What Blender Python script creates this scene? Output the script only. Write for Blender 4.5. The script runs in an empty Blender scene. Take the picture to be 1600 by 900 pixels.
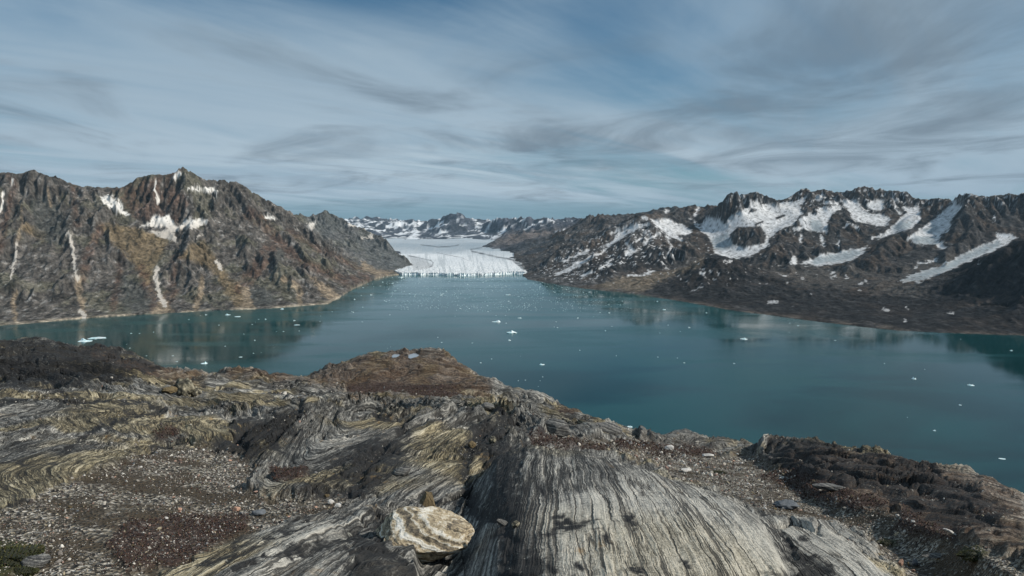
import bpy, bmesh, math, random
import numpy as np
from mathutils import Vector

# ------------------------------------------------------------------ scene, camera, sky, sun
sc = bpy.context.scene
COL = sc.collection
R = math.radians
F = 1067.0                      # focal length in pixels of a 1600 wide frame (24 mm lens)
HC = 400.0                      # the camera stands 400 m above the fjord
TP = 105.0 / F
PITCH = math.atan(TP)
CP, SP = math.cos(PITCH), math.sin(PITCH)

cam = bpy.data.cameras.new('camera')
cam.lens = 36.0 * F / 1600.0
cam.sensor_width = 36.0
cam.clip_start = 0.1
cam.clip_end = 200000.0
camo = bpy.data.objects.new('camera', cam)
camo.location = (0, 0, HC)
camo.rotation_euler = (math.pi / 2 - PITCH, 0, 0)
COL.objects.link(camo)
sc.camera = camo

SUN_EL, SUN_AZ = 38.0, 97.0    # azimuth measured clockwise from the view direction (+Y)
sun = bpy.data.lights.new('sun', 'SUN')
sun.energy = 5.0
sun.angle = R(1.2)
sun.color = (1.0, 0.93, 0.83)
suno = bpy.data.objects.new('sun', sun)
_d = Vector((math.sin(R(SUN_AZ)) * math.cos(R(SUN_EL)), math.cos(R(SUN_AZ)) * math.cos(R(SUN_EL)), math.sin(R(SUN_EL))))
suno.rotation_euler = _d.to_track_quat('Z', 'Y').to_euler()
suno.location = (0, 0, 2000)
COL.objects.link(suno)

sc.view_settings.view_transform = 'Standard'
sc.view_settings.look = 'None'
sc.view_settings.exposure = -0.28
sc.view_settings.gamma = 1.0
try:
    sc.view_settings.use_curve_mapping = False
except Exception:
    pass
sc.render.engine = 'CYCLES'
sc.cycles.use_denoising = True
sc.cycles.max_bounces = 6
sc.cycles.diffuse_bounces = 2
sc.cycles.glossy_bounces = 3
sc.cycles.volume_bounces = 1
sc.cycles.caustics_reflective = False
sc.cycles.caustics_refractive = False


class NT:
    """small helper to write node trees compactly"""
    def __init__(s, tree):
        s.t = tree
        s.n = tree.nodes
        s.n.clear()

    def node(s, typ, **kw):
        nd = s.n.new(typ)
        for k, v in kw.items():
            if k.startswith('_'):
                setattr(nd, k[1:], v)
        return nd

    def put(s, sock, v):
        if isinstance(v, bpy.types.NodeSocket):
            s.t.links.new(v, sock)
        elif v is not None:
            try:
                sock.default_value = v
            except Exception:
                sock.default_value = (v[0], v[1], v[2], 1.0) if len(v) == 3 else v

    def math(s, op, a, b=None, c=None, clamp=False):
        nd = s.n.new('ShaderNodeMath')
        nd.operation = op
        nd.use_clamp = clamp
        s.put(nd.inputs[0], a)
        if b is not None:
            s.put(nd.inputs[1], b)
        if c is not None:
            s.put(nd.inputs[2], c)
        return nd.outputs[0]

    def vmath(s, op, a, b=None, scale=None):
        nd = s.n.new('ShaderNodeVectorMath')
        nd.operation = op
        s.put(nd.inputs[0], a)
        if b is not None:
            s.put(nd.inputs[1], b)
        if scale is not None:
            s.put(nd.inputs['Scale'], scale)
        return nd.outputs[0]

    def comb(s, x, y, z):
        nd = s.n.new('ShaderNodeCombineXYZ')
        for i, v in enumerate((x, y, z)):
            s.put(nd.inputs[i], v)
        return nd.outputs[0]

    def sep(s, v):
        nd = s.n.new('ShaderNodeSeparateXYZ')
        s.put(nd.inputs[0], v)
        return nd.outputs

    def noise(s, vec, scale=1.0, detail=4, rough=0.55, dist=0.0, lac=2.0):
        nd = s.n.new('ShaderNodeTexNoise')
        s.put(nd.inputs['Vector'], vec)
        nd.inputs['Scale'].default_value = scale
        nd.inputs['Detail'].default_value = detail
        nd.inputs['Roughness'].default_value = rough
        nd.inputs['Lacunarity'].default_value = lac
        nd.inputs['Distortion'].default_value = dist
        return nd.outputs['Fac']

    def vor(s, vec, scale=1.0, feature='F1', out='Distance'):
        nd = s.n.new('ShaderNodeTexVoronoi')
        nd.feature = feature
        s.put(nd.inputs['Vector'], vec)
        nd.inputs['Scale'].default_value = scale
        return nd.outputs[out]

    def mix(s, f, a, b, blend='MIX'):
        nd = s.n.new('ShaderNodeMix')
        nd.data_type = 'RGBA'
        nd.blend_type = blend
        nd.clamp_factor = True
        s.put(nd.inputs[0], f)
        s.put(nd.inputs[6], a)
        s.put(nd.inputs[7], b)
        return nd.outputs[2]

    def ramp(s, f, stops, interp='LINEAR'):
        nd = s.n.new('ShaderNodeValToRGB')
        s.put(nd.inputs[0], f)
        cr = nd.color_ramp
        cr.interpolation = interp
        while len(cr.elements) < len(stops):
            cr.elements.new(0.5)
        for e, (p, c) in zip(cr.elements, stops):
            e.position = p
            e.color = (c, c, c, 1) if isinstance(c, (int, float)) else (c[0], c[1], c[2], 1)
        return nd.outputs[0]

    def sstep(s, v, a, b):
        nd = s.n.new('ShaderNodeMapRange')
        nd.interpolation_type = 'SMOOTHSTEP'
        s.put(nd.inputs[0], v)
        nd.inputs[1].default_value = a
        nd.inputs[2].default_value = b
        return nd.outputs[0]

    def attr(s, name, out='Fac'):
        nd = s.n.new('ShaderNodeAttribute')
        nd.attribute_name = name
        return nd.outputs[out]


# ---- the sky: clear air (Nishita) seen through sheets of high cloud, the same in every direction
world = bpy.data.worlds.new('World')
sc.world = world
world.use_nodes = True
w = NT(world.node_tree)
sky = w.node('ShaderNodeTexSky')
sky.sky_type = 'NISHITA'
sky.sun_disc = False
sky.sun_elevation = R(SUN_EL)
sky.sun_rotation = R(SUN_AZ)
sky.altitude = 400
sky.air_density = 1.0
sky.dust_density = 0.3
sky.ozone_density = 2.0
tc = w.node('ShaderNodeTexCoord')
D = tc.outputs['Generated']
dx, dy, dz = w.sep(D)
zz = w.math('ADD', w.math('MAXIMUM', dz, 0.0), 0.055)
cx_ = w.math('DIVIDE', dx, zz)
cy_ = w.math('DIVIDE', dy, zz)
# wind-drawn coordinates: the cloud sheets stream from upper left towards the far centre
ca, sa = math.cos(R(38)), math.sin(R(38))
al = w.math('ADD', w.math('MULTIPLY', cx_, sa), w.math('MULTIPLY', cy_, ca))
ac = w.math('SUBTRACT', w.math('MULTIPLY', cx_, ca), w.math('MULTIPLY', cy_, sa))
P1 = w.comb(w.math('MULTIPLY', ac, 1.0), w.math('MULTIPLY', al, 0.38), 3.1)
n_big = w.noise(P1, 0.23, 3, 0.5, 0.4)
P2 = w.comb(w.math('MULTIPLY', cx_, 1.0), w.math('MULTIPLY', cy_, 0.8), 9.7)
n_puff = w.noise(P2, 0.75, 6, 0.58, 0.7)
P3 = w.comb(w.math('MULTIPLY', ac, 1.0), w.math('MULTIPLY', al, 0.24), 5.3)
n_wisp = w.noise(P3, 0.9, 6, 0.6, 0.9)


def worley(x, y, seed=0):
    """cell noise: distance to nearest point, gap to the second, and a random number per cell"""
    xi = np.floor(x).astype(np.int64)
    yi = np.floor(y).astype(np.int64)
    f1 = np.full(x.shape, 9.0)
    f2 = np.full(x.shape, 9.0)
    idv = np.zeros(x.shape)
    for oy in (-1, 0, 1):
        for ox in (-1, 0, 1):
            h = _perm[(_perm[(xi + ox + seed * 77) & 4095] + yi + oy) & 4095]
            jx = (h % 61) / 61.0
            jy = (h // 61) / 68.0
            d = np.hypot(xi + ox + jx - x, yi + oy + jy - y)
            m = d < f1
            f2 = np.where(m, f1, np.minimum(f2, d))
            idv = np.where(m, (h % 997) / 997.0, idv)
            f1 = np.where(m, d, f1)
    return f1, f2 - f1, idv


def blob(u0, v0, a, b):
    p = w.math('POWER', w.math('ABSOLUTE', w.math('DIVIDE', w.math('SUBTRACT', dx, u0), a)), 2.0)
    q = w.math('POWER', w.math('ABSOLUTE', w.math('DIVIDE', w.math('SUBTRACT', dz, v0), b)), 2.0)
    return w.math('EXPONENT', w.math('MULTIPLY', w.math('ADD', p, q), -1.0))


cov = w.math('ADD', w.math('MULTIPLY', n_big, 0.9), w.math('MULTIPLY', n_wisp, 0.70))
cov = w.math('ADD', cov, w.math('MULTIPLY', n_puff, 0.40))
cov = w.math('ADD', cov, -0.25)
cov = w.math('ADD', cov, w.math('MULTIPLY', blob(-0.30, 0.12, 0.38, 0.09), 0.26))
cov = w.math('ADD', cov, w.math('MULTIPLY', blob(0.45, 0.12, 0.4, 0.08), 0.16))
cov = w.math('SUBTRACT', cov, w.math('MULTIPLY', blob(-0.16, 0.31, 0.22, 0.05), 0.34))
cov = w.math('SUBTRACT', cov, w.math('MULTIPLY', blob(0.13, 0.27, 0.10, 0.05), 0.22))
cov = w.math('SUBTRACT', cov, w.math('MULTIPLY', blob(-0.5, 0.30, 0.20, 0.05), 0.18))
cover = w.sstep(cov, 0.28, 0.95)
# thin bright veil, and lower thicker grey sheets
light_c = (0.41, 0.545, 0.665)
grey_c = (0.18, 0.245, 0.315)
thick = w.math('ADD', n_puff, w.math('MULTIPLY', blob(0.42, 0.17, 0.30, 0.09), 0.20))
thick = w.math('ADD', thick, w.math('MULTIPLY', blob(0.02, 0.105, 0.2, 0.03), 0.12))
thickm = w.sstep(thick, 0.46, 0.80)
lcol = w.mix(w.math('MULTIPLY', blob(-0.08, 0.075, 0.5, 0.06), w.sstep(n_wisp, 0.38, 0.62)), light_c, (0.56, 0.69, 0.79))
ccol = w.mix(w.math('MULTIPLY', thickm, 0.78), lcol, grey_c)
skc = w.vmath('MULTIPLY', sky.outputs[0], (0.032, 0.068, 0.080))
hz = w.sstep(dz, 0.10, 0.0)
skc = w.mix(w.math('MULTIPLY', hz, 0.75), skc, (0.18, 0.30, 0.42))
bands = w.noise(w.comb(w.math('MULTIPLY', dx, 1.4), w.math('MULTIPLY', dy, 1.4), w.math('MULTIPLY', dz, 42.0)), 1.6, 4, 0.55, 0.25)
cover = w.math('MULTIPLY', cover, w.math('SUBTRACT', 1.0, w.math('MULTIPLY', w.sstep(dz, 0.036, 0.010), 0.75)))
low = w.math('MULTIPLY', w.sstep(dz, 0.11, 0.01), w.sstep(bands, 0.42, 0.66))
cover = w.math('MAXIMUM', cover, w.math('MULTIPLY', low, 0.55))
col = w.mix(cover, skc, ccol)
bg = w.node('ShaderNodeBackground')
w.put(bg.inputs[0], col)
SKY_K = 0.15
bg.inputs[1].default_value = SKY_K
# the colours above are written for a display value; the background runs at SKY_K
colk = w.vmath('SCALE', col, scale=1.0 / SKY_K)
w.put(bg.inputs[0], colk)
wo = w.node('ShaderNodeOutputWorld')
w.t.links.new(bg.outputs[0], wo.inputs[0])

# ------------------------------------------------------------------ numbers: noise, rays, meshes
_rng = np.random.default_rng(7)
_perm = _rng.permutation(4096).astype(np.int64)
_ang = _rng.random(4096) * 2 * np.pi
_gx, _gy = np.cos(_ang).astype(np.float32), np.sin(_ang).astype(np.float32)


def perlin(x, y, seed=0):
    x = np.asarray(x, np.float32)
    y = np.asarray(y, np.float32)
    xi = np.floor(x)
    yi = np.floor(y)
    fx = x - xi
    fy = y - yi
    xi = xi.astype(np.int64) + seed * 131
    yi = yi.astype(np.int64) + seed * 57
    u = fx * fx * fx * (fx * (fx * 6 - 15) + 10)
    v = fy * fy * fy * (fy * (fy * 6 - 15) + 10)
    a0 = _perm[xi & 4095]
    a1 = _perm[(xi + 1) & 4095]

    def g(a, yy, ddx, ddy):
        h = _perm[(a + yy) & 4095]
        return _gx[h] * ddx + _gy[h] * ddy
    n00 = g(a0, yi, fx, fy)
    n10 = g(a1, yi, fx - 1, fy)
    n01 = g(a0, yi + 1, fx, fy - 1)
    n11 = g(a1, yi + 1, fx - 1, fy - 1)
    a = n00 + u * (n10 - n00)
    b = n01 + u * (n11 - n01)
    return (a + v * (b - a)) * 1.5


def fbm(x, y, octs=4, seed=0, gain=0.5, lac=2.03):
    s = 0
    a = 1.0
    for i in range(octs):
        s = s + a * perlin(x, y, seed + i * 7)
        x = x * lac
        y = y * lac
        a *= gain
    return s


def ridged(x, y, octs=4, seed=0, gain=0.5, lac=2.07):
    s = 0
    a = 1.0
    w_ = 1.0
    for i in range(octs):
        n = 1.0 - np.abs(perlin(x, y, seed + i * 11)) * 1.6
        n = np.clip(n, 0, 1) ** 2
        s = s + a * n * w_
        w_ = np.clip(n * 1.6, 0, 1)
        x = x * lac
        y = y * lac
        a *= gain
    return s


def ss(x, a, b):
    t = np.clip((np.asarray(x, float) - a) / (b - a), 0, 1)
    return t * t * (3 - 2 * t)


def ray(px, py):
    """slope of the sight line through photo point (px, py): x and z per metre of forward distance"""
    cx = (np.asarray(px, float) - 800.0) / F
    cy = (450.0 - np.asarray(py, float)) / F
    yy = CP + cy * SP
    return cx / yy, (-SP + cy * CP) / yy


def at(px, py, Y):
    a, b = ray(px, py)
    return a * Y, Y, HC + b * Y


def on_water(px, py, z=0.0):
    a, b = ray(px, py)
    Y = (z - HC) / b
    return a * Y, Y


def project(x, y, z):
    """photo coordinates of world points"""
    zr = z - HC
    dep = y * CP - zr * SP
    up = y * SP + zr * CP
    return 800 + F * x / dep, 450 - F * up / dep


def make_obj(name, me, mat=None, kind=None, parent=None, label=None, cat=None, group=None, loc=None):
    o = bpy.data.objects.new(name, me)
    COL.objects.link(o)
    if mat is not None and me is not None and not me.materials:
        me.materials.append(mat)
    if kind:
        o['kind'] = kind
    if parent:
        o.parent = parent
    if label:
        o['label'] = label
    if cat:
        o['category'] = cat
    if group:
        o['group'] = group
    if loc is not None:
        o.location = loc
    return o


def mesh_from(name, V, Q, smooth=True, attrs=None, sharp=None):
    """V (n,3), Q (m,3|4) index arrays -> mesh; attrs: name -> array (n,) or (n,3)"""
    me = bpy.data.meshes.new(name)
    k = Q.shape[1]
    me.vertices.add(len(V))
    me.vertices.foreach_set('co', np.ascontiguousarray(V, np.float32).ravel())
    me.loops.add(Q.size)
    me.loops.foreach_set('vertex_index', np.ascontiguousarray(Q, np.int32).ravel())
    me.polygons.add(len(Q))
    me.polygons.foreach_set('loop_start', np.arange(0, Q.size, k, dtype=np.int32))
    me.polygons.foreach_set('use_smooth', np.full(len(Q), smooth))
    if attrs:
        for an, av in attrs.items():
            av = np.asarray(av, np.float32)
            if av.ndim == 2:
                a = me.attributes.new(an, 'FLOAT_COLOR', 'POINT')
                c = np.ones((len(V), 4), np.float32)
                c[:, :3] = av
                a.data.foreach_set('color', c.ravel())
            else:
                a = me.attributes.new(an, 'FLOAT', 'POINT')
                a.data.foreach_set('value', av.ravel())
    me.update(calc_edges=True)
    return me


def grid_mesh(name, X, Y, Z, keep=None, attrs=None, smooth=True):
    """sheet over 2D arrays (rows go away from the viewer, columns left to right)"""
    nr, nc = X.shape
    idx = np.arange(nr * nc).reshape(nr, nc)
    Q = np.stack([idx[:-1, :-1], idx[:-1, 1:], idx[1:, 1:], idx[1:, :-1]], -1).reshape(-1, 4)
    if keep is not None:
        Q = Q[keep.reshape(-1)]
    used = np.zeros(nr * nc, bool)
    used[Q.ravel()] = True
    new = np.cumsum(used) - 1
    Q = new[Q]
    V = np.stack([X.ravel(), Y.ravel(), Z.ravel()], -1)[used]
    at_ = {k: (v.reshape(-1, 3)[used] if v.ndim == 3 else v.ravel()[used]) for k, v in (attrs or {}).items()}
    return mesh_from(name, V, Q, smooth, at_)


def bilin(G, gx, gy):
    gx = np.clip(gx, 0, G.shape[1] - 1.001)
    gy = np.clip(gy, 0, G.shape[0] - 1.001)
    x0 = gx.astype(int)
    y0 = gy.astype(int)
    fx = gx - x0
    fy = gy - y0
    return (G[y0, x0] * (1 - fx) + G[y0, x0 + 1] * fx) * (1 - fy) + (G[y0 + 1, x0] * (1 - fx) + G[y0 + 1, x0 + 1] * fx) * fy


def harmonic(fix, val, iters=(400, 250, 160, 100)):
    """surface stretched over the constrained cells, solved coarse to fine"""
    H = None
    for lv, it in zip((8, 4, 2, 1), iters):
        if lv > 1:
            h, w_ = (fix.shape[0] // lv) * lv, (fix.shape[1] // lv) * lv
            fm = fix[:h, :w_].reshape(h // lv, lv, w_ // lv, lv)
            vm = (val * fix)[:h, :w_].reshape(h // lv, lv, w_ // lv, lv)
            cnt = fm.sum((1, 3))
            fx = cnt > 0
            vx = np.where(fx, vm.sum((1, 3)) / np.maximum(cnt, 1), 0)
        else:
            fx, vx = fix, val
        if H is None:
            H = np.full(fx.shape, vx[fx].mean())
        else:
            yy, xx = np.mgrid[0:fx.shape[0], 0:fx.shape[1]]
            H = bilin(H, (xx - 0.5) / 2, (yy - 0.5) / 2)
        H[fx] = vx[fx]
        for _ in range(it):
            Pd = np.pad(H, 1, mode='edge')
            H = 0.25 * (Pd[:-2, 1:-1] + Pd[2:, 1:-1] + Pd[1:-1, :-2] + Pd[1:-1, 2:])
            H[fx] = vx[fx]
    return H


def erode(H, cell, batches=10, n=14000, steps=44, seed=1, er=0.35, cap=3.0, lo=6.0):
    """rain drops that carve gullies and lay down fans"""
    rg = np.random.default_rng(seed)
    h = H / cell
    ny, nx = h.shape
    for b in range(batches):
        x = rg.random(n) * (nx - 4) + 1.5
        y = rg.random(n) * (ny - 4) + 1.5
        ddx = np.zeros(n)
        ddy = np.zeros(n)
        sp = np.ones(n)
        wt = np.ones(n)
        sed = np.zeros(n)
        for s in range(steps):
            xi = x.astype(int)
            yi = y.astype(int)
            fx = x - xi
            fy = y - yi
            a = h[yi, xi]
            bb = h[yi, xi + 1]
            c = h[yi + 1, xi]
            d = h[yi + 1, xi + 1]
            gx = (bb - a) * (1 - fy) + (d - c) * fy
            gy = (c - a) * (1 - fx) + (d - bb) * fx
            z0 = (a * (1 - fx) + bb * fx) * (1 - fy) + (c * (1 - fx) + d * fx) * fy
            ddx = ddx * 0.12 - gx * 0.88
            ddy = ddy * 0.12 - gy * 0.88
            L = np.hypot(ddx, ddy) + 1e-9
            ddx /= L
            ddy /= L
            xn = np.clip(x + ddx, 1, nx - 3)
            yn = np.clip(y + ddy, 1, ny - 3)
            z1 = bilin(h, xn, yn)
            dh = z1 - z0
            cp = np.maximum(-dh, 0.01) * sp * wt * cap
            up = dh > 0
            dep = np.where(up, np.minimum(dh, sed), np.where(sed > cp, (sed - cp) * 0.3, 0))
            ero = np.where(~up & (sed <= cp), np.minimum((cp - sed) * er, np.maximum(-dh, 0) * 0.6), 0)
            ero = np.where(z0 * cell < lo, 0, ero)
            amt = dep - ero
            for oy, ox, wg in ((0, 0, (1 - fx) * (1 - fy)), (0, 1, fx * (1 - fy)), (1, 0, (1 - fx) * fy), (1, 1, fx * fy)):
                h += np.bincount((yi + oy) * nx + xi + ox, weights=amt * wg, minlength=nx * ny).reshape(ny, nx)
            sed -= amt
            sp = np.sqrt(np.clip(sp * sp - dh * 4, 0.05, 9))
            wt *= 0.985
            x, y = xn, yn
    return h * cell


def blur(H, n=1):
    for _ in range(n):
        Pd = np.pad(H, 1, mode='edge')
        H = (Pd[:-2, 1:-1] + Pd[2:, 1:-1] + Pd[1:-1, :-2] + Pd[1:-1, 2:] + 4 * H) / 8
    return H


def zm(pts, ox, oy, s):
    return [(ox + x / s, oy + y / s) for x, y in pts]


def poly_sd(px, py, poly):
    """signed distance (positive inside) in photo pixels"""
    P = np.asarray(poly, float)
    best = np.full(px.shape, 1e9)
    ins = np.zeros(px.shape, bool)
    n = len(P)
    for i in range(n):
        ax, ay = P[i]
        bx, by = P[(i + 1) % n]
        ex, ey = bx - ax, by - ay
        t = np.clip(((px - ax) * ex + (py - ay) * ey) / (ex * ex + ey * ey + 1e-9), 0, 1)
        best = np.minimum(best, (px - ax - t * ex) ** 2 + (py - ay - t * ey) ** 2)
        cr = (ay > py) != (by > py)
        ins ^= cr & (px < (bx - ax) * (py - ay) / (by - ay + 1e-12) + ax)
    best = np.sqrt(best)
    return np.where(ins, best, -best)


def line_sd(px, py, pts, width):
    """positive within width of the polyline"""
    P = np.asarray(pts, float)
    best = np.full(px.shape, 1e9)
    for i in range(len(P) - 1):
        ax, ay = P[i]
        bx, by = P[i + 1]
        ex, ey = bx - ax, by - ay
        t = np.clip(((px - ax) * ex + (py - ay) * ey) / (ex * ex + ey * ey + 1e-9), 0, 1)
        best = np.minimum(best, (px - ax - t * ex) ** 2 + (py - ay - t * ey) ** 2)
    return width - np.sqrt(best)


def masked(px, py, shapes, soft=1.5):
    """union of polygons and lines as a 0..1 mask; shapes: ('p', pts) or ('l', pts, width)"""
    m = np.zeros(px.shape)
    for s in shapes:
        xs = [p[0] for p in s[1]]
        ys = [p[1] for p in s[1]]
        pad = (s[2] if s[0] == 'l' else 0) + 8
        sel = (px > min(xs) - pad) & (px < max(xs) + pad) & (py > min(ys) - pad) & (py < max(ys) + pad)
        if not sel.any():
            continue
        sd = poly_sd(px[sel], py[sel], s[1]) if s[0] == 'p' else line_sd(px[sel], py[sel], s[1], s[2])
        m[sel] = np.maximum(m[sel], ss(sd, -soft, soft))
    return m

# ------------------------------------------------------------------ materials of the far land
def new_mat(name):
    m = bpy.data.materials.new(name)
    m.use_nodes = True
    t = NT(m.node_tree)
    out = t.node('ShaderNodeOutputMaterial')
    b = t.node('ShaderNodeBsdfPrincipled')
    t.t.links.new(b.outputs[0], out.inputs[0])
    return m, t, b


def mountain_material(name, s1=0.09, bump=1.0, dist=6.0):
    m, t, b = new_mat(name)
    g = t.node('ShaderNodeNewGeometry').outputs['Position']
    colr = t.attr('Col', 'Color')
    sn = t.attr('snow')
    n1 = t.noise(g, s1, 5, 0.62)
    n2 = t.noise(t.vmath('MULTIPLY', g, (1.0, 1.0, 0.35)), s1 * 0.33, 4, 0.6, 0.6)
    f = t.math('ADD', t.math('MULTIPLY', n1, 0.75), t.math('MULTIPLY', n2, 0.65))
    f = t.ramp(f, [(0.46, 0.16), (0.62, 0.56), (0.80, 1.25), (0.95, 2.2)])
    rock = t.mix(1.0, colr, f, 'MULTIPLY')
    c = t.mix(sn, rock, colr)
    t.put(b.inputs['Base Color'], c)
    b.inputs['Roughness'].default_value = 0.92
    b.inputs['Specular IOR Level'].default_value = 0.06
    bp = t.node('ShaderNodeBump')
    t.put(bp.inputs['Strength'], t.math('SUBTRACT', 0.95, t.math('MULTIPLY', sn, 0.8)))
    bp.inputs['Distance'].default_value = dist
    t.put(bp.inputs['Height'], t.math('ADD', t.math('MULTIPLY', n1, bump), n2))
    t.t.links.new(bp.outputs[0], b.inputs['Normal'])
    return m


M_MTN = mountain_material('mountain_rock', 0.06, 1.0, 7.0)
M_FAR = mountain_material('far_mountain_rock', 0.018, 1.0, 22.0)


class Terrain:
    """world grid shaped from ridge, gully and shore lines given as photo points with a forward distance"""
    def __init__(s, x0, x1, y0, y1, cell):
        s.x0, s.y0, s.cell = x0, y0, cell
        s.nx, s.ny = int((x1 - x0) / cell), int((y1 - y0) / cell)
        s.fix = np.zeros((s.ny, s.nx), bool)
        s.val = np.zeros((s.ny, s.nx))
        yy, xx = np.mgrid[0:s.ny, 0:s.nx]
        s.X = x0 + xx * cell
        s.Y = y0 + yy * cell

    def put(s, x, y, z):
        ix = np.round((x - s.x0) / s.cell).astype(int)
        iy = np.round((y - s.y0) / s.cell).astype(int)
        ok = (ix >= 0) & (iy >= 0) & (ix < s.nx) & (iy < s.ny)
        s.fix[iy[ok], ix[ok]] = True
        s.val[iy[ok], ix[ok]] = z[ok]

    def line(s, pts, jag=0.0, seed=0):
        """pts: (px, py, Y)"""
        P = np.array([at(*p) for p in pts])
        for i in range(len(P) - 1):
            n = max(2, int(np.hypot(*(P[i + 1] - P[i])[:2]) / s.cell * 1.6))
            t = np.linspace(0, 1, n)[:, None]
            Q = P[i] * (1 - t) + P[i + 1] * t
            z = Q[:, 2]
            if jag:
                z = z + jag * fbm(Q[:, 0] / 140.0, Q[:, 1] / 140.0, 4, seed, 0.6)
            s.put(Q[:, 0], Q[:, 1], z)

    def level(s, pts):
        """pts: (px, Y, z)"""
        P = np.array([((u - 800) / F * Y_, Y_, z_) for u, Y_, z_ in pts])
        for i in range(len(P) - 1):
            n = max(2, int(np.hypot(*(P[i + 1] - P[i])[:2]) / s.cell * 1.6))
            t = np.linspace(0, 1, n)[:, None]
            Q = P[i] * (1 - t) + P[i + 1] * t
            s.put(Q[:, 0], Q[:, 1], Q[:, 2])

    def shore(s, pts, side_px, depth=-25):
        P = [on_water(a, b) for a, b in pts]
        for (ax, ay), (bx, by) in zip(P[:-1], P[1:]):
            n = max(2, int(math.hypot(bx - ax, by - ay) / s.cell * 1.6))
            t = np.linspace(0, 1, n)
            s.put(ax + (bx - ax) * t, ay + (by - ay) * t, np.full(n, 1.0))
        px, py = project(s.X, s.Y, np.zeros_like(s.X))
        sx = np.array([p[0] for p in pts])
        sy = np.array([p[1] for p in pts])
        o = np.argsort(sx)
        lim = np.interp(px, sx[o], sy[o])
        wet = (py > lim + 2.5)
        s.fix |= wet
        s.val[wet] = depth

    def solve(s):
        s.H = harmonic(s.fix, s.val)

    def sample(s, x, y):
        return bilin(s.H, (x - s.x0) / s.cell, (y - s.y0) / s.cell)


def fan(px0, px1, ncol, Y0, Y1, nrow):
    u = np.linspace(px0, px1, ncol)
    v = np.exp(np.linspace(math.log(Y0), math.log(Y1), nrow))
    sl = (u - 800.0) / F / (CP + 0.07 * SP)
    return sl[None, :] * v[:, None], np.repeat(v[:, None], ncol, 1)


def mixc(C, m, c):
    m = m[..., None]
    return C * (1 - m) + np.asarray(c) * m


def colour_noise(x, y, z, seed, s=1.0):
    """streaks that run down the fall line plus blotches"""
    a = fbm(x / (38 * s), (y * 0.35 + z * 0.25) / (38 * s), 4, seed, 0.6)
    b = fbm(x / (170 * s), (y + z) / (170 * s), 3, seed + 5)
    return a, b


# ================================================================= LEFT MASSIF
TL = Terrain(-3400, -300, 2200, 7200, 10.0)
shoreL = [(-220, 528), (-150, 521), (-50, 513), (0, 509), (60, 502), (100, 498), (160, 493), (250, 488), (330, 483), (400, 481),
          (470, 478), (513, 475), (525, 467), (538, 458), (552, 449), (572, 440), (590, 433), (605, 429), (624, 427.5),
          (634, 424), (645, 421), (652, 417), (656, 412)]
L = TL.line
L([(-220, 262, 3600), (-150, 258, 3650), (-60, 264, 3700), (0, 271, 3700), (22, 271, 3700), (40, 272, 3740), (55, 266, 3750), (72, 269, 3760), (95, 278, 3780),
   (122, 291, 3800), (135, 288, 3840), (160, 292, 3900), (190, 285, 3950), (210, 280, 3980), (235, 278, 4000), (252, 271, 4030), (268, 268, 4060),
   (285, 259, 4100), (300, 267, 4130), (308, 273, 4160), (322, 276, 4200), (332, 274, 4250), (350, 277, 4300), (372, 283, 4350),
   (390, 291, 4400), (410, 302, 4500), (425, 308, 4550), (440, 317, 4600), (455, 325, 4650), (470, 338, 4700), (505, 368, 4700), (540, 398, 4680), (562, 418, 4700), (574, 432, 4680)], 6, 3)
L([(122, 291, 3800), (112, 330, 3550), (105, 370, 3350), (92, 420, 3120), (84, 470, 2920)], 12, 5)
L([(40, 272, 3740), (35, 320, 3500), (20, 380, 3250), (10, 440, 2980)], 12, 6)
L([(75, 268, 3760), (70, 330, 3600), (62, 400, 3200), (50, 470, 2860)], 5, 8)
L([(150, 290, 3880), (165, 330, 3650), (170, 380, 3420), (180, 440, 3160), (185, 475, 3010)], 12, 9)
L([(-60, 264, 3700), (-70, 340, 3400), (-80, 420, 3050)], 12, 2)
L([(195, 318, 3850), (215, 350, 3720), (235, 385, 3560), (243, 430, 3300), (252, 476, 3080)], 3, 11)
L([(285, 259, 4100), (296, 290, 4010), (302, 325, 3880), (292, 370, 3600), (298, 420, 3340), (305, 465, 3130)], 10, 13)
L([(235, 278, 4000), (232, 300, 3930), (245, 345, 3800), (262, 365, 3700)], 4, 14)
L([(255, 400, 3480), (270, 430, 3300), (272, 465, 3130)], 10, 15)
L([(345, 385, 3720), (352, 420, 3480), (380, 470, 3190)], 4, 16)
L([(332, 274, 4250), (345, 310, 4100), (362, 345, 3950), (335, 375, 3760)], 10, 17)
L([(362, 345, 3950), (385, 375, 3780), (425, 405, 3640), (462, 440, 3470), (505, 470, 3340)], 8, 18)
L([(410, 302, 4500), (425, 345, 4250), (455, 385, 4050), (500, 420, 3850), (535, 452, 3900)], 8, 19)
L([(385, 330, 4150), (398, 370, 3930), (402, 420, 3560), (395, 470, 3240)], 3, 20)
L([(440, 350, 4300), (480, 400, 3980), (520, 445, 3720)], 2, 21)
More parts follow.
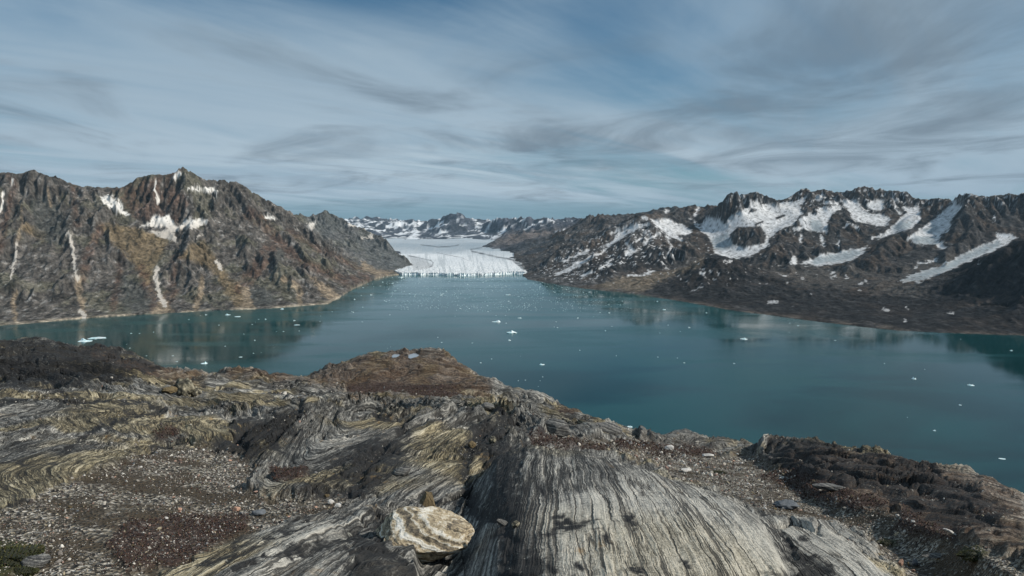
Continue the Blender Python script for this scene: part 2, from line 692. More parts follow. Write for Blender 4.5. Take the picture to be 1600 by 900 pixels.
# the second, nearer-the-glacier peak
L([(444, 341, 5400), (457, 332, 5500), (471, 334, 5600), (482, 338, 5700), (495, 338, 5800), (504, 332, 5900), (513, 329, 6000), (522, 333, 6000), (529, 340, 6000),
   (545, 347, 6100), (561, 349, 6200), (577, 357, 6150), (593, 365, 6100), (609, 379, 6000), (625, 395, 5900), (641, 408, 5800), (649, 413, 5700)], 4, 23)
L([(513, 329, 6000), (520, 355, 5750), (545, 385, 5500), (570, 405, 5350), (600, 420, 5250)], 8, 24)
L([(561, 349, 6200), (575, 372, 5950), (600, 395, 5750), (620, 412, 5600)], 8, 25)
L([(500, 372, 5150), (540, 404, 4980), (565, 424, 4900), (585, 431, 4850)], 0, 26)
L([(-220, 300, 6500), (300, 320, 6800), (470, 350, 7000), (600, 365, 7100)], 30, 27)
TL.shore(shoreL, 0)
px_, _p = project(TL.X, TL.Y, TL.X * 0)
wet = (px_ > np.interp(TL.Y, [5200, 5450, 5700, 6600, 7200], [632, 645, 655, 645, 638])) & (TL.Y > 5200)
TL.fix |= wet
TL.val[wet] = -25
TL.solve()
H = TL.H
X_, Y_ = TL.X, TL.Y
amp = ss(H, 0, 140)
wx = X_ + 60 * fbm(X_ / 400, Y_ / 400, 2, 41)
wy = Y_ + 60 * fbm(X_ / 400, Y_ / 400, 2, 43)
H = H + amp * (34 * (ridged((wx + 0.35 * wy) / 360, (wy - 0.2 * wx) / 560, 3, 31) - 0.75) + 7 * fbm(wx / 90, wy / 120, 3, 33, 0.55))
H = erode(H, TL.cell, 15, 9000, 60, 2)
TL.H = np.where(TL.fix & (TL.val < 0), TL.val, H)


def detail_left(x, y, z):
    a = ss(z, 2, 60)
    wx = x + 55 * fbm(x / 300, y / 300, 3, 71) + 0.5 * z
    rk = ridged(wx / 62, y / 210, 4, 61, 0.55) - 0.8      # buttresses and couloirs running down the face
    cr = ridged(x / 26 + z / 60, y / 70, 3, 67, 0.6) - 0.75
    rk = rk + 0.9 * (ridged((x + 0.4 * y) / 130, y / 300, 3, 77, 0.5) - 0.8)
    m_ = 0.35 + 1.1 * ss(fbm(x / 420, y / 420, 2, 73), -0.4, 0.5)
    di = ridged((x - 1.3 * z) / 70, (y + x * 0.4) / 230, 3, 75, 0.5) - 0.8
    return z + a * (3.8 * rk * m_ + 3.4 * di * (1.35 - m_) + 1.9 * cr + 1.3 * fbm(x / 11, y / 15, 2, 69))


X, Y = fan(-170, 668, 640, 2450, 6900, 470)
Z = detail_left(X, Y, TL.sample(X, Y))
PX, PY = project(X, Y, Z)
sea = Z
wob = 3.2 * fbm(X / 45, Y / 60, 4, 81, 0.65)
wob2 = 3.2 * fbm(X / 45, Y / 60, 4, 87, 0.65)
MX, MY = PX + wob, PY + wob2
a, b = colour_noise(X, Y, Z, 91)
gy, gx = np.gradient(Z)
C = np.ones(X.shape + (3,)) * np.array([0.097, 0.088, 0.079])
C = C * (1 + 0.42 * a + 0.25 * b)[..., None]
dark = ss(ridged((X + Z) / 55, Y / 160, 3, 95), 1.0, 1.35)
C = mixc(C, dark * 0.55, (0.055, 0.058, 0.055))
pale = ss(fbm(X / 20, (Y + 2 * Z) / 90, 3, 97), 0.38, 0.7)
C = mixc(C, pale * 0.6, (0.25, 0.245, 0.235))
stk = fbm((X - 0.5 * Z + 20 * a) / 13, (Y + Z) / 150, 3, 92, 0.6) + 0.8 * fbm((X + 0.9 * Z) / 22, (Y - Z) / 240, 3, 94, 0.6)
C = C * (1 + 0.42 * np.clip(stk, -1, 1))[..., None]
tan_ = ss(fbm(X / 210, Y / 260, 4, 99, 0.6) + 0.1 * a, 0.08, 0.5)
C = mixc(C, tan_ * 0.4, (0.135, 0.132, 0.088))
z1 = lambda p: zm(p, 0, 230, 2.726)
z2 = lambda p: zm(p, 380, 280, 3.75)
OC = (0.175, 0.132, 0.078)
C = mixc(C, 0.8 * masked(MX, MY, [('p', z1([(420, 325), (560, 335), (680, 380), (720, 400), (690, 450), (650, 520), (640, 600), (560, 480), (470, 400)])),
                                 ('p', z1([(760, 470), (820, 410), (870, 400), (980, 560), (1030, 600), (1080, 690), (1010, 690), (900, 520), (800, 480)])),
                                 ('l', z1([(105, 340), (180, 380)]), 6)], 5), OC)
RU = (0.105, 0.060, 0.042)
rust = masked(MX, MY, [('p', z1([(470, 185), (600, 135), (680, 135), (700, 290), (620, 315), (560, 300), (520, 235)])),
                       ('p', z1([(690, 140), (770, 190), (810, 230), (770, 310), (735, 320), (720, 285), (680, 250)])),
                       ('p', z1([(620, 130), (780, 92), (745, 130), (690, 170)])),
                       ('l', z1([(430, 330), (400, 400), (370, 480), (350, 560)]), 7),
                       ('l', z1([(310, 130), (318, 260), (330, 330)]), 4),
                       ('l', z1([(40, 100), (60, 170), (20, 330), (0, 440)]), 5),
                       ('l', z1([(520, 470), (500, 600), (480, 690)]), 5),
                       ('l', z1([(600, 520), (640, 620), (650, 690)]), 8),
                       ('l', z1([(760, 480), (745, 600), (700, 660)]), 9),
                       ('l', z1([(1150, 420), (1080, 520), (1020, 600)]), 9),
                       ('l', z2([(30, 200), (110, 240), (190, 350), (110, 500), (10, 620)]), 9),
                       ('l', z2([(190, 350), (330, 470), (470, 540), (600, 600), (720, 570)]), 7),
                       ('l', z2([(260, 300), (420, 400), (600, 480), (700, 540)]), 4)], 4)
C = mixc(C, 0.62 * rust * np.clip(0.75 + 0.9 * a, 0.15, 1), RU)
drk = masked(MX, MY, [('p', z1([(510, 540), (560, 560), (640, 640), (640, 700), (530, 700)])),
                      ('p', z1([(760, 480), (780, 560), (770, 640), (750, 560)])),
                      ('p', z1([(130, 220), (200, 200), (300, 330), (260, 420), (150, 380)])),
                      ('p', z2([(420, 210), (520, 190), (640, 260), (560, 300), (470, 360), (430, 300)])),
                      ('p', z2([(640, 330), (780, 310), (900, 420), (980, 500), (880, 530), (760, 480)])),
                      ('p', z2([(160, 430), (240, 420), (240, 480), (170, 500)])),
                      ('p', z2([(20, 660), (120, 620), (200, 700), (160, 740), (30, 740)]))], 6)
C = mixc(C, 0.6 * drk, (0.062, 0.068, 0.064))
gre = masked(MX, MY, [('p', z2([(330, 200), (500, 185), (900, 400), (1010, 500), (760, 560), (560, 400), (400, 300)]))], 10)
C = mixc(C, 0.5 * gre, np.array([0.12, 0.13, 0.135]))
TAN = (0.26, 0.205, 0.145)
scree = masked(MX, MY, [('p', z1([(1010, 580), (1060, 600), (1085, 690), (1000, 692), (1040, 640)])),
                        ('p', z1([(650, 690), (700, 640), (740, 700), (640, 712)])),
                        ('l', z1([(330, 560), (345, 640), (355, 720)]), 4),
                        ('l', z1([(60, 620), (60, 690), (70, 745)]), 3),
                        ('l', z1([(80, 240), (95, 320), (75, 400)]), 2.5),
                        ('l', z1([(205, 180), (215, 250)]), 2),
                        ('l', z1([(860, 560), (850, 640), (830, 690)]), 4),
                        ('l', z2([(240, 580), (330, 640), (330, 740)]), 4),
                        ('p', z2([(380, 560), (520, 640), (580, 690), (520, 720), (470, 680)])),
                        ('p', z2([(700, 480), (780, 530), (860, 540), (920, 545), (780, 570), (690, 520)]))], 2.5)
C = mixc(C, 0.85 * scree, TAN)
beach = ss(Z, 9, 2) * ss(fbm(X / 90, Y / 90, 3, 17), -0.5, 0.25)
C = mixc(C, 0.9 * beach, (0.36, 0.31, 0.24))
snow = masked(MX, MY, [('p', z1([(425, 205), (460, 208), (500, 222), (520, 245), (518, 268), (565, 285), (535, 290), (500, 278), (460, 252), (433, 230)])),
                       ('p', z1([(600, 337), (640, 315), (668, 283), (680, 300), (720, 288), (735, 325), (760, 333), (800, 312), (882, 303), (880, 328), (820, 347), (770, 352), (738, 372),
                                 (750, 402), (700, 387), (630, 360), (720, 352), (690, 337), (640, 342)])),
                       ('p', z1([(725, 128), (770, 103), (777, 120), (740, 140)])),
                       ('p', z1([(800, 172), (870, 168), (925, 183), (928, 198), (870, 184), (810, 182)])),
                       ('l', z1([(290, 365), (305, 420), (315, 490), (330, 568)]), 2.0),
                       ('l', z1([(670, 510), (665, 560), (675, 620), (705, 675)]), 2.9),
                       ('l', z1([(76, 400), (62, 480), (45, 555)]), 1.3), ('l', z1([(20, 195), (12, 245), (3, 275)]), 1.4),
                       ('l', z1([(58, 130), (52, 155)]), 1.5), ('l', z1([(925, 485), (940, 520)]), 2.6),
                       ('l', z1([(667, 135), (660, 175), (675, 235)]), 1.5), ('l', z1([(890, 130), (912, 128)]), 2.0), ('l', z1([(840, 385), (860, 370)]), 1.2),
                       ('l', z1([(445, 168), (520, 155)]), 1.5), ('l', z1([(345, 700), (362, 730)]), 2.2),
                       ('p', z2([(370, 268), (400, 250), (430, 235), (420, 270), (400, 300), (385, 290)])),
                       ('p', z2([(590, 255), (690, 258), (640, 275), (620, 278)])),
                       ('l', z2([(720, 282), (760, 318)]), 2.0), ('l', z2([(130, 220), (180, 230)]), 2.2), ('l', z2([(690, 342), (760, 340)]), 1.6)], 1.0)
holes = ss(fbm(X / 14, Y / 18, 3, 15), 0.42, 0.62)
snow = snow * (1 - 0.75 * holes)
dirt_ = ss(Z, 420, 330)
C = mixc(C, snow, np.array([0.72, 0.70, 0.66]))
C = mixc(C, 0.8 * snow * dirt_, np.array([0.40, 0.36, 0.31]))
C = np.clip(C, 0.01, 0.9)
keep = (Z[:-1, :-1] > -14) | (Z[1:, 1:] > -14)
split = (X * 0 + Y)[:-1, :-1]
PXc = PX[:-1, :-1]
second = (Y[:-1, :-1] > 4700 + 0 * PXc) & (X[:-1, :-1] > -2350 + 0.0 * Y[:-1, :-1])
make_obj('mountain', grid_mesh('mountain', X, Y, Z, keep & ~second, {'Col': C, 'snow': snow}), M_MTN, 'structure',
         label='steep rust and grey rock massif rising from the fjord on the left')
make_obj('mountain_peak', grid_mesh('mountain_peak', X, Y, Z, keep & second, {'Col': C, 'snow': snow}), M_MTN, 'structure',
         label='dark pointed peak behind the left massif beside the glacier')

# ================================================================= RIGHT MASSIF
TR = Terrain(-100, 5600, 2100, 7900, 12.0)
shoreR = [(812, 424), (818, 430), (826, 436), (850, 441), (880, 446), (910, 450.5), (940, 454), (975, 457), (1005, 460), (1020, 464), (1060, 470), (1100, 477),
          (1150, 486), (1200, 492), (1250, 499), (1300, 505), (1350, 511), (1400, 516), (1450, 519), (1500, 521), (1560, 523), (1640, 525), (1740, 528), (1850, 530)]
L = TR.line
L([(822, 427, 5050), (835, 419, 5100), (855, 406, 5150), (875, 394, 5200), (897, 383, 5250), (920, 374, 5300), (944, 367, 5350), (967, 353, 5450),
   (983, 341, 5550), (990, 334, 5600), (1005, 330, 5600), (1010, 334, 5650), (1024, 337, 5750), (1035, 329, 6000), (1046, 332, 6200), (1057, 329, 6300),
   (1070, 326, 6300), (1085, 320, 6300), (1096, 324, 6200), (1105, 335, 6050), (1110, 334, 5700), (1122, 318, 5550), (1130, 308, 5500), (1146, 305, 5520), (1165, 302, 5580), (1183, 298, 5650),
   (1196, 305, 5700), (1210, 310, 5800), (1222, 312, 5850), (1235, 302, 5900), (1258, 295, 5900), (1268, 300, 5900), (1278, 292, 5900), (1292, 294, 5900),
   (1305, 300, 5900), (1318, 298, 5880), (1332, 296, 5850), (1342, 289, 5800), (1352, 290, 5800), (1366, 298, 5780), (1378, 296, 5750), (1392, 301, 5700), (1408, 300, 5700), (1422, 303, 5700),
   (1436, 309, 5700), (1448, 309, 5650), (1457, 306, 5600), (1473, 315, 5500), (1488, 307, 5250), (1500, 302, 5150), (1518, 300, 5000), (1530, 304, 4950), (1552, 303, 4900),
   (1570, 306, 4850), (1600, 306, 4800), (1700, 300, 4700), (1850, 296, 4600)], 5, 103)
# western mountain: nose, ribs and hollows
L([(1005, 330, 5600), (1020, 348, 5300), (1036, 365, 5050), (1050, 385, 4800), (1072, 396, 4650)], 8, 104)
L([(990, 334, 5600), (1000, 352, 5250), (985, 372, 4950), (965, 400, 4650), (950, 425, 4350), (938, 444, 4130)], 8, 105)
L([(944, 367, 5350), (930, 392, 5000), (905, 418, 4700), (880, 438, 4400)], 6, 106)
L([(985, 372, 4950), (1020, 385, 4750), (1040, 402, 4600), (1050, 418, 4500)], 6, 107)
L([(1050, 345, 5700), (1062, 362, 5350), (1072, 378, 5100)], 2, 108)
L([(1000, 440, 4200), (1035, 435, 4350), (1080, 425, 4600), (1105, 410, 4750)], 0, 109)
L([(1085, 320, 6300), (1082, 340, 5900), (1100, 360, 5500), (1118, 385, 5100), (1115, 395, 4900)], 6, 110)
L([(1120, 345, 5500), (1135, 372, 5100), (1150, 400, 4800), (1165, 402, 4750), (1190, 395, 4800), (1200, 370, 5150)], 0, 111)
L([(1125, 318, 5520), (1135, 335, 5400), (1142, 348, 5300)], 3, 112)
L([(1165, 302, 5580), (1180, 322, 5450)], 3, 113)
L([(1118, 322, 5640), (1135, 305, 5620), (1150, 303, 5640), (1172, 300, 5700), (1195, 303, 5800)], 3, 137)
L([(1143, 366, 5050), (1158, 352, 5080), (1180, 350, 5080), (1196, 358, 5050), (1190, 375, 4950), (1165, 382, 4880)], 3, 114)
# ribs and bowls to the right
L([(1222, 312, 5850), (1228, 330, 5500), (1220, 350, 5200), (1215, 378, 4800), (1195, 405, 4450)], 8, 115)
L([(1195, 325, 5650), (1215, 335, 5500)], 0, 116)
L([(1250, 322, 5600), (1242, 345, 5200), (1232, 365, 5000)], 0, 117)
L([(1292, 294, 5900), (1300, 325, 5450), (1298, 350, 5150), (1292, 385, 4750), (1262, 400, 4550)], 8, 118)
L([(1330, 320, 5600), (1345, 338, 5350), (1375, 350, 5150), (1385, 352, 5120)], 0, 119)
L([(1366, 298, 5780), (1368, 318, 5600)], 2, 120)
L([(1392, 301, 5700), (1392, 325, 5400), (1385, 338, 5300)], 3, 121)
L([(1420, 325, 5450), (1405, 345, 5150), (1385, 362, 4950)], 0, 122)
L([(1448, 309, 5650), (1435, 330, 5300), (1425, 350, 5000), (1400, 365, 4750), (1375, 385, 4500), (1340, 415, 4280), (1310, 422, 4200)], 8, 123)
L([(1490, 325, 5150), (1475, 345, 4900), (1455, 362, 4700), (1440, 378, 4550), (1420, 405, 4380)], 0, 124)
L([(1518, 300, 5000), (1508, 325, 4800), (1490, 355, 4600), (1480, 380, 4450), (1440, 410, 4250)], 6, 125)
L([(1600, 306, 4800), (1580, 340, 4650), (1550, 368, 4500)], 8, 126)
L([(1242, 412, 4520), (1280, 408, 4560), (1330, 402, 4650), (1355, 388, 4750)], 0, 127)
L([(1400, 441, 4020), (1440, 430, 4080), (1480, 416, 4150), (1530, 395, 4250), (1565, 378, 4350), (1595, 366, 4400), (1680, 345, 4500)], 0, 128)
# near slope on the far right, in front of the glacier tongue
L([(1420, 446, 3750), (1460, 434, 3600), (1500, 420, 3450), (1545, 398, 3250), (1590, 376, 3100), (1650, 350, 3000), (1750, 315, 2950), (1850, 290, 2950)], 4, 129)
L([(1590, 376, 3100), (1600, 430, 2850), (1590, 480, 2620)], 8, 130)
# dark knoll and bench above the shore
L([(1008, 458, 3760), (1030, 446, 3800), (1050, 435, 3870), (1072, 424, 3950), (1091, 413, 4030), (1105, 403, 4100), (1118, 397, 4150), (1130, 394, 4180), (1146, 398, 4180),
   (1160, 406, 4150), (1172, 418, 4080), (1190, 432, 3950), (1230, 440, 3800)], 4, 131)
L([(1130, 394, 4180), (1125, 420, 3900), (1130, 450, 3550), (1150, 472, 3250)], 6, 132)
L([(1190, 440, 4150), (1250, 432, 4200), (1300, 438, 4050), (1360, 446, 3900), (1410, 450, 3850)], 6, 133)
L([(1120, 470, 3330), (1200, 470, 3200), (1280, 462, 3250), (1350, 462, 3300), (1420, 472, 3200), (1500, 488, 2900), (1600, 500, 2750)], 10, 134)
L([(900, 330, 7800), (1100, 322, 7800), (1400, 318, 7800), (1850, 320, 7800)], 20, 135)
TR.level([(816, 5150, 26), (810, 5700, 34), (803, 6300, 40), (797, 7000, 46), (782, 7700, 52)])
TR.level([(838, 5450, 40), (832, 6200, 60), (830, 7000, 75), (825, 7800, 85)])
TR.shore(shoreR, 0)
px_, py_ = project(TR.X, TR.Y, TR.X * 0)
wet = (px_ < np.interp(TR.Y, [4900, 5300, 6000, 7000, 7900], [816, 812, 800, 778, 770])) & (TR.Y > 4900)
TR.fix |= wet
TR.val[wet] = -25
TR.solve()
H = TR.H
X_, Y_ = TR.X, TR.Y
amp = ss(H, 0, 120)
wx = X_ + 70 * fbm(X_ / 450, Y_ / 450, 2, 141)
wy = Y_ + 70 * fbm(X_ / 450, Y_ / 450, 2, 143)
H = H + amp * (34 * (ridged(wx / 520, wy / 520, 3, 131) - 0.75) + 9 * fbm(wx / 110, wy / 110, 3, 133, 0.55))
H = erode(H, TR.cell, 13, 11000, 50, 5)
TR.H = np.where(TR.fix & (TR.val < 0), TR.val, H)

z4 = lambda p: zm(p, 800, 270, 3.6)
z5 = lambda p: zm(p, 1180, 270, 3.3333)
SN_R = [('p', z4([(1000, 255), (1060, 300), (1090, 250), (1170, 252), (1200, 300), (1240, 240), (1300, 205), (1345, 195), (1340, 150), (1400, 180), (1510, 172), (1550, 190), (1584, 165),
                  (1590, 290), (1500, 315), (1450, 290), (1440, 330), (1445, 380), (1425, 420), (1340, 470), (1280, 482), (1150, 462), (1130, 400), (1100, 350), (1040, 310)])),
        ('p', z4([(778, 262), (880, 258), (960, 300), (1012, 325), (990, 352), (930, 350), (965, 388), (880, 360), (820, 312)])),
        ('p', z4([(600, 340), (700, 288), (785, 288), (760, 300), (700, 320), (640, 355), (560, 405), (520, 415), (570, 375)])),
        ('p', z4([(720, 245), (770, 250), (760, 268), (725, 262)])), ('l', z4([(560, 345), (640, 305)]), 1.5),
        ('l', z4([(1050, 190), (1040, 220), (1030, 240)]), 2.2), ('p', z4([(850, 215), (870, 207), (892, 212), (860, 228)])),
        ('l', z4([(650, 580), (740, 575), (775, 562), (805, 552)]), 1.2), ('p', z4([(850, 540), (868, 525), (885, 542)])), ('l', z4([(770, 545), (778, 562)]), 1.3),
        ('l', z4([(1440, 735), (1495, 725)]), 1.4), ('l', z4([(640, 450), (670, 430), (700, 435), (650, 455)]), 2.5), ('l', z4([(980, 610), (1000, 603)]), 1.0), ('l', z4([(1015, 665), (1070, 645)]), 1.2),
        ('l', z4([(870, 470), (900, 410), (880, 370)]), 1.0), ('l', z4([(1060, 540), (1085, 540)]), 1.0), ('l', z4([(1080, 575), (1085, 565)]), 1.6), ('l', z4([(1155, 575), (1160, 565)]), 1.6), ('l', z4([(1190, 500), (1230, 498)]), 1.0),
        ('l', z4([(640, 390), (660, 420)]), 1.3), ('l', z4([(700, 380), (730, 365)]), 1.8), ('l', z4([(740, 335), (765, 350)]), 1.4), ('l', z4([(745, 400), (800, 350), (830, 345)]), 2.0),
        ('l', z4([(350, 520), (390, 500)]), 3), ('l', z4([(390, 585), (440, 555)]), 2.2), ('l', z4([(250, 570), (330, 540), (380, 515)]), 2.0), ('l', z4([(500, 540), (560, 490)]), 1.4), ('l', z4([(540, 525), (560, 515)]), 2.0),
        ('l', z4([(400, 500), (520, 440), (560, 400)]), 1.5), ('l', z4([(280, 500), (350, 470), (430, 440)]), 1.2),
        ('p', z5([(-5, 150), (60, 178), (135, 155), (200, 152), (272, 113), (235, 180), (245, 212), (200, 262), (120, 300), (70, 345), (72, 370), (-5, 425), (-5, 300)])),
        ('p', z5([(305, 140), (350, 103), (358, 130), (335, 146)])),
        ('p', z5([(230, 240), (320, 185), (440, 168), (457, 185), (400, 212), (375, 260), (378, 312), (300, 310), (250, 282)])),
        ('p', z5([(448, 145), (520, 138), (552, 180), (600, 212), (660, 217), (702, 235), (690, 270), (640, 278), (560, 257), (520, 252), (470, 180)])),
        ('p', z5([(578, 170), (620, 138), (667, 150), (677, 190), (610, 202)])),
        ('p', z5([(768, 172), (862, 183), (852, 220), (862, 242), (822, 287), (700, 325), (640, 345), (690, 300), (760, 232), (790, 205)])),
        ('p', z5([(1015, 168), (1082, 163), (1035, 230), (1003, 300), (963, 330), (952, 372), (880, 377), (785, 345), (850, 300), (930, 240)])),
        ('p', z5([(235, 472), (320, 442), (330, 425), (450, 413), (592, 383), (545, 430), (505, 457), (380, 477), (300, 487)])),
        ('p', z5([(735, 567), (850, 520), (960, 488), (1080, 428), (1180, 378), (1262, 342), (1248, 308), (1300, 316), (1375, 335), (1290, 382), (1180, 432), (1050, 492), (950, 532), (850, 573)])),
        ('p', z5([(175, 480), (205, 430), (225, 460), (210, 480)])), ('l', z5([(240, 320), (235, 360)]), 1.6), ('l', z5([(345, 330), (355, 380)]), 2.0), ('l', z5([(435, 360), (435, 390)]), 1.3),
        ('l', z5([(600, 345), (670, 320)]), 1.6), ('l', z5([(465, 285), (480, 260), (540, 290)]), 1.6), ('l', z5([(370, 155), (430, 162)]), 2.2), ('l', z5([(200, 290), (250, 290)]), 2), ('l', z5([(715, 130), (730, 180), (757, 215)]), 1.0),
        ('p', z5([(940, 375), (965, 360), (1000, 385), (960, 400)])), ('l', z5([(845, 470), (890, 467)]), 1.8), ('l', z5([(910, 460), (950, 450)]), 1.4), ('l', z5([(832, 493), (842, 493)]), 1.2),
        ('l', z5([(70, 677), (118, 673)]), 1.8), ('l', z5([(668, 707), (695, 714)]), 1.8), ('l', z5([(1003, 730), (1028, 733)]), 1.6), ('l', z5([(788, 700), (790, 708)]), 1.4), ('l', z5([(775, 762), (788, 769)]), 1.2),
        ('l', z5([(395, 525), (412, 518)]), 1.5), ('l', z5([(397, 548), (418, 540)]), 1.5), ('p', z5([(465, 555), (472, 530), (485, 548)])), ('l', z5([(540, 582), (580, 562)]), 1.6), ('l', z5([(538, 608), (555, 610)]), 1.2),
        ('l', z5([(1160, 472), (1174, 472)]), 1.4), ('l', z5([(1308, 686), (1325, 688)]), 1.2), ('l', z5([(190, 695), (197, 695)]), 1.2), ('l', z5([(295, 628), (303, 632)]), 1.2), ('l', z5([(242, 545), (252, 552)]), 1.6), ('l', z5([(150, 540), (162, 540)]), 1.2),
        ('l', z5([(1030, 135), (1036, 160)]), 2.0), ('l', z5([(1240, 230), (1248, 250)]), 1.2), ('l', z5([(0, 350), (60, 340), (72, 380)]), 1.5)]
NOSN_R = [('p', z4([(1222, 350), (1270, 305), (1400, 300), (1432, 350), (1420, 398), (1290, 420), (1240, 400)])),
          ('p', z4([(1330, 225), (1345, 195), (1380, 205), (1375, 215)])), ('p', z5([(285, 210), (315, 190), (330, 205), (300, 218)])),
          ('l', z4([(1370, 290), (1410, 275)]), 1.6), ('l', z4([(1490, 255), (1530, 240)]), 2.0)]


def detail_right(x, y, z, sn):
    a = ss(z, 3, 45) * (1 - 0.85 * sn)
    wx = x + 30 * fbm(x / 190, y / 190, 2, 171)
    wy = y + 30 * fbm(x / 190, y / 190, 2, 173)
    hi = ss(z, 250, 480)
    rk = ridged(wx / 95, wy / 200, 4, 161, 0.55) - 0.8
    cr = ridged(wx / 40 + z / 80, wy / 60, 3, 167, 0.6) - 0.75
    return z + a * ((5 + 4 * hi) * rk + (2.5 + 2 * hi) * cr + 1.6 * fbm(x / 15, y / 22, 2, 169))


X, Y = fan(765, 1780, 640, 2330, 7700, 490)
Z0 = TR.sample(X, Y)
PX, PY = project(X, Y, Z0)
w1 = 3.0 * fbm(X / 60, Y / 90, 4, 181, 0.65)
w2 = 2.6 * fbm(X / 60, Y / 90, 4, 187, 0.65)
sn0 = masked(PX + w1, PY + w2, SN_R, 3) * (1 - masked(PX, PY, NOSN_R, 1.5))
Z0 = Z0 * (1 - sn0) + blur(Z0, 40) * sn0 - 11 * blur(sn0, 4) * ss(Z0, 80, 200)
Z = detail_right(X, Y, Z0, sn0)
PX, PY = project(X, Y, Z)
MX, MY = PX + w1, PY + w2
a, b = colour_noise(X, Y, Z, 191, 1.3)
C = np.ones(X.shape + (3,)) * np.array([0.046, 0.044, 0.043])
C = C * (1 + 0.45 * a + 0.3 * b)[..., None]
stk = fbm((X - 0.5 * Z + 20 * a) / 18, (Y + Z) / 150, 3, 192, 0.6)
C = C * (1 + 0.4 * np.clip(stk, -1, 1))[..., None]
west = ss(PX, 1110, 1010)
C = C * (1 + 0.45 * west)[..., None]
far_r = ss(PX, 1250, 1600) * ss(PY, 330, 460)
C = mixc(C, 0.6 * far_r, (0.024, 0.025, 0.028))  # dark rock, deepened in colour for the cloud shade on the far right
brown = ss(fbm(X / 260, Y / 300, 4, 199, 0.6), 0.0, 0.5)
C = mixc(C, 0.5 * brown, (0.085, 0.062, 0.046))
pale = ss(fbm(X / 30, (Y + 2 * Z) / 110, 3, 197), 0.42, 0.75)
C = mixc(C, pale * 0.45, (0.19, 0.185, 0.18))
gravel = masked(MX, MY, [('p', z4([(470, 640), (600, 590), (650, 585), (860, 555), (960, 540), (1080, 470), (1060, 530), (980, 560), (860, 600), (780, 650), (740, 670), (540, 655)]))], 4)
C = mixc(C, 0.85 * gravel, (0.165, 0.135, 0.10))
mor = masked(MX, MY, [('p', z5([(570, 600), (700, 500), (820, 480), (900, 440), (1000, 430), (1100, 390), (1180, 380), (1080, 430), (960, 490), (740, 570), (880, 590), (900, 640), (760, 640), (600, 620)])),
                      ('p', z5([(0, 480), (160, 500), (380, 490), (560, 470), (620, 520), (500, 600), (250, 600), (100, 560)]))], 8)
C = mixc(C, 0.6 * mor, (0.09, 0.082, 0.074))
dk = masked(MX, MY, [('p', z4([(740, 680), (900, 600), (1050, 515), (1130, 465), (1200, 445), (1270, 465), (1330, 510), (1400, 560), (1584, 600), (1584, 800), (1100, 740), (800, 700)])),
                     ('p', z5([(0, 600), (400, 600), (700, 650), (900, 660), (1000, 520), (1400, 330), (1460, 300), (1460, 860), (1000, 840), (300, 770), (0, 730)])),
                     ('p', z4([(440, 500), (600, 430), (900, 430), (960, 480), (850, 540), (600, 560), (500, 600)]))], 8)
C = mixc(C, 0.9 * dk * (0.82 + 0.3 * np.clip(-a - 0.4 * stk, -0.9, 0.5)), (0.017, 0.0175, 0.019))  # near-black rock, with cloud shade on the lower right slopes mixed in
beach = ss(Z, 7, 2) * ss(fbm(X / 90, Y / 90, 3, 117), -0.2, 0.4)
C = mixc(C, 0.35 * beach, (0.17, 0.145, 0.12))
snow = masked(MX, MY, SN_R, 1.0) * (1 - masked(PX, PY, NOSN_R, 1))
snow = np.where(PY > 432, ss(snow - 0.5 * ss(fbm(X / 9, Y / 12, 3, 119), -0.1, 0.3), 0.3, 0.9) * 0.85, snow)
holes = ss(fbm(X / 22, Y / 30, 3, 115), 0.30, 0.5)
snow = snow * (1 - 0.7 * holes)
streak = masked(MX, MY, [('p', z4([(130, 560), (350, 400), (520, 330), (700, 260), (800, 320), (900, 400), (940, 470), (800, 500), (640, 530), (500, 600), (300, 620)]))], 8)
scat = ss(fbm((X - 0.6 * Y) / 75, (Y + 0.8 * X) / 26, 4, 113, 0.6), 0.50, 0.62) * streak
flecks = ss(fbm(X / 30, Y / 45, 3, 111, 0.6), 0.80, 0.92) * ss(PY, 345, 365) * ss(PX, 1350, 1150) * ss(PY, 455, 430) * 0.8
hi_s = ss(fbm(X / 38, Y / 38 + Z / 30, 3, 109, 0.6), 0.42, 0.58) * ss(Z, 440, 560) * 0.7 * ss(PX, 1110, 1150)
snow = np.maximum(snow, np.maximum(np.maximum(scat, flecks), hi_s))
C = mixc(C, snow, np.array([0.74, 0.75, 0.76]))
ice = masked(MX, MY, [('p', z4([(1120, 370), (1210, 340), (1260, 410), (1180, 440), (1130, 430)])),
                      ('p', z5([(300, 440), (560, 400), (500, 455), (300, 480)])),
                      ('p', z5([(740, 560), (960, 490), (1180, 385), (1260, 350), (1290, 370), (1050, 485), (850, 570)])),
                      ('p', z5([(790, 345), (860, 330), (940, 340), (950, 370), (880, 377)])),
                      ('p', z5([(870, 300), (930, 270), (960, 300), (900, 320)])),
                      ('p', z5([(280, 250), (340, 240), (360, 300), (300, 310)])),
                      ('p', z5([(700, 300), (760, 250), (830, 250), (800, 290)]))], 3)
lines_ = 0.75 + 0.35 * fbm(X / 14, (X * 0.5 + Y) / 60, 3, 107)
C = mixc(C, 0.8 * ice * np.clip(snow, 0, 1), np.array([0.30, 0.36, 0.39]))
C = np.where((snow > 0.5)[..., None], C * np.clip(lines_, 0.6, 1.1)[..., None], C)
C = np.clip(C, 0.01, 0.9)
Xc, Yc_ = X[:-1, :-1], Y[:-1, :-1]
keep = (Z[:-1, :-1] > -14) | (Z[1:, 1:] > -14)
keep &= ~((PX[:-1, :-1] < 803) & (Yc_ > 5900))
westm = PX[:-1, :-1] < 1108
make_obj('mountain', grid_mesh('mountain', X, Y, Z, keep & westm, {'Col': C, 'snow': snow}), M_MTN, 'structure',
         label='brown mountain streaked with snow on the right bank beside the glacier front')
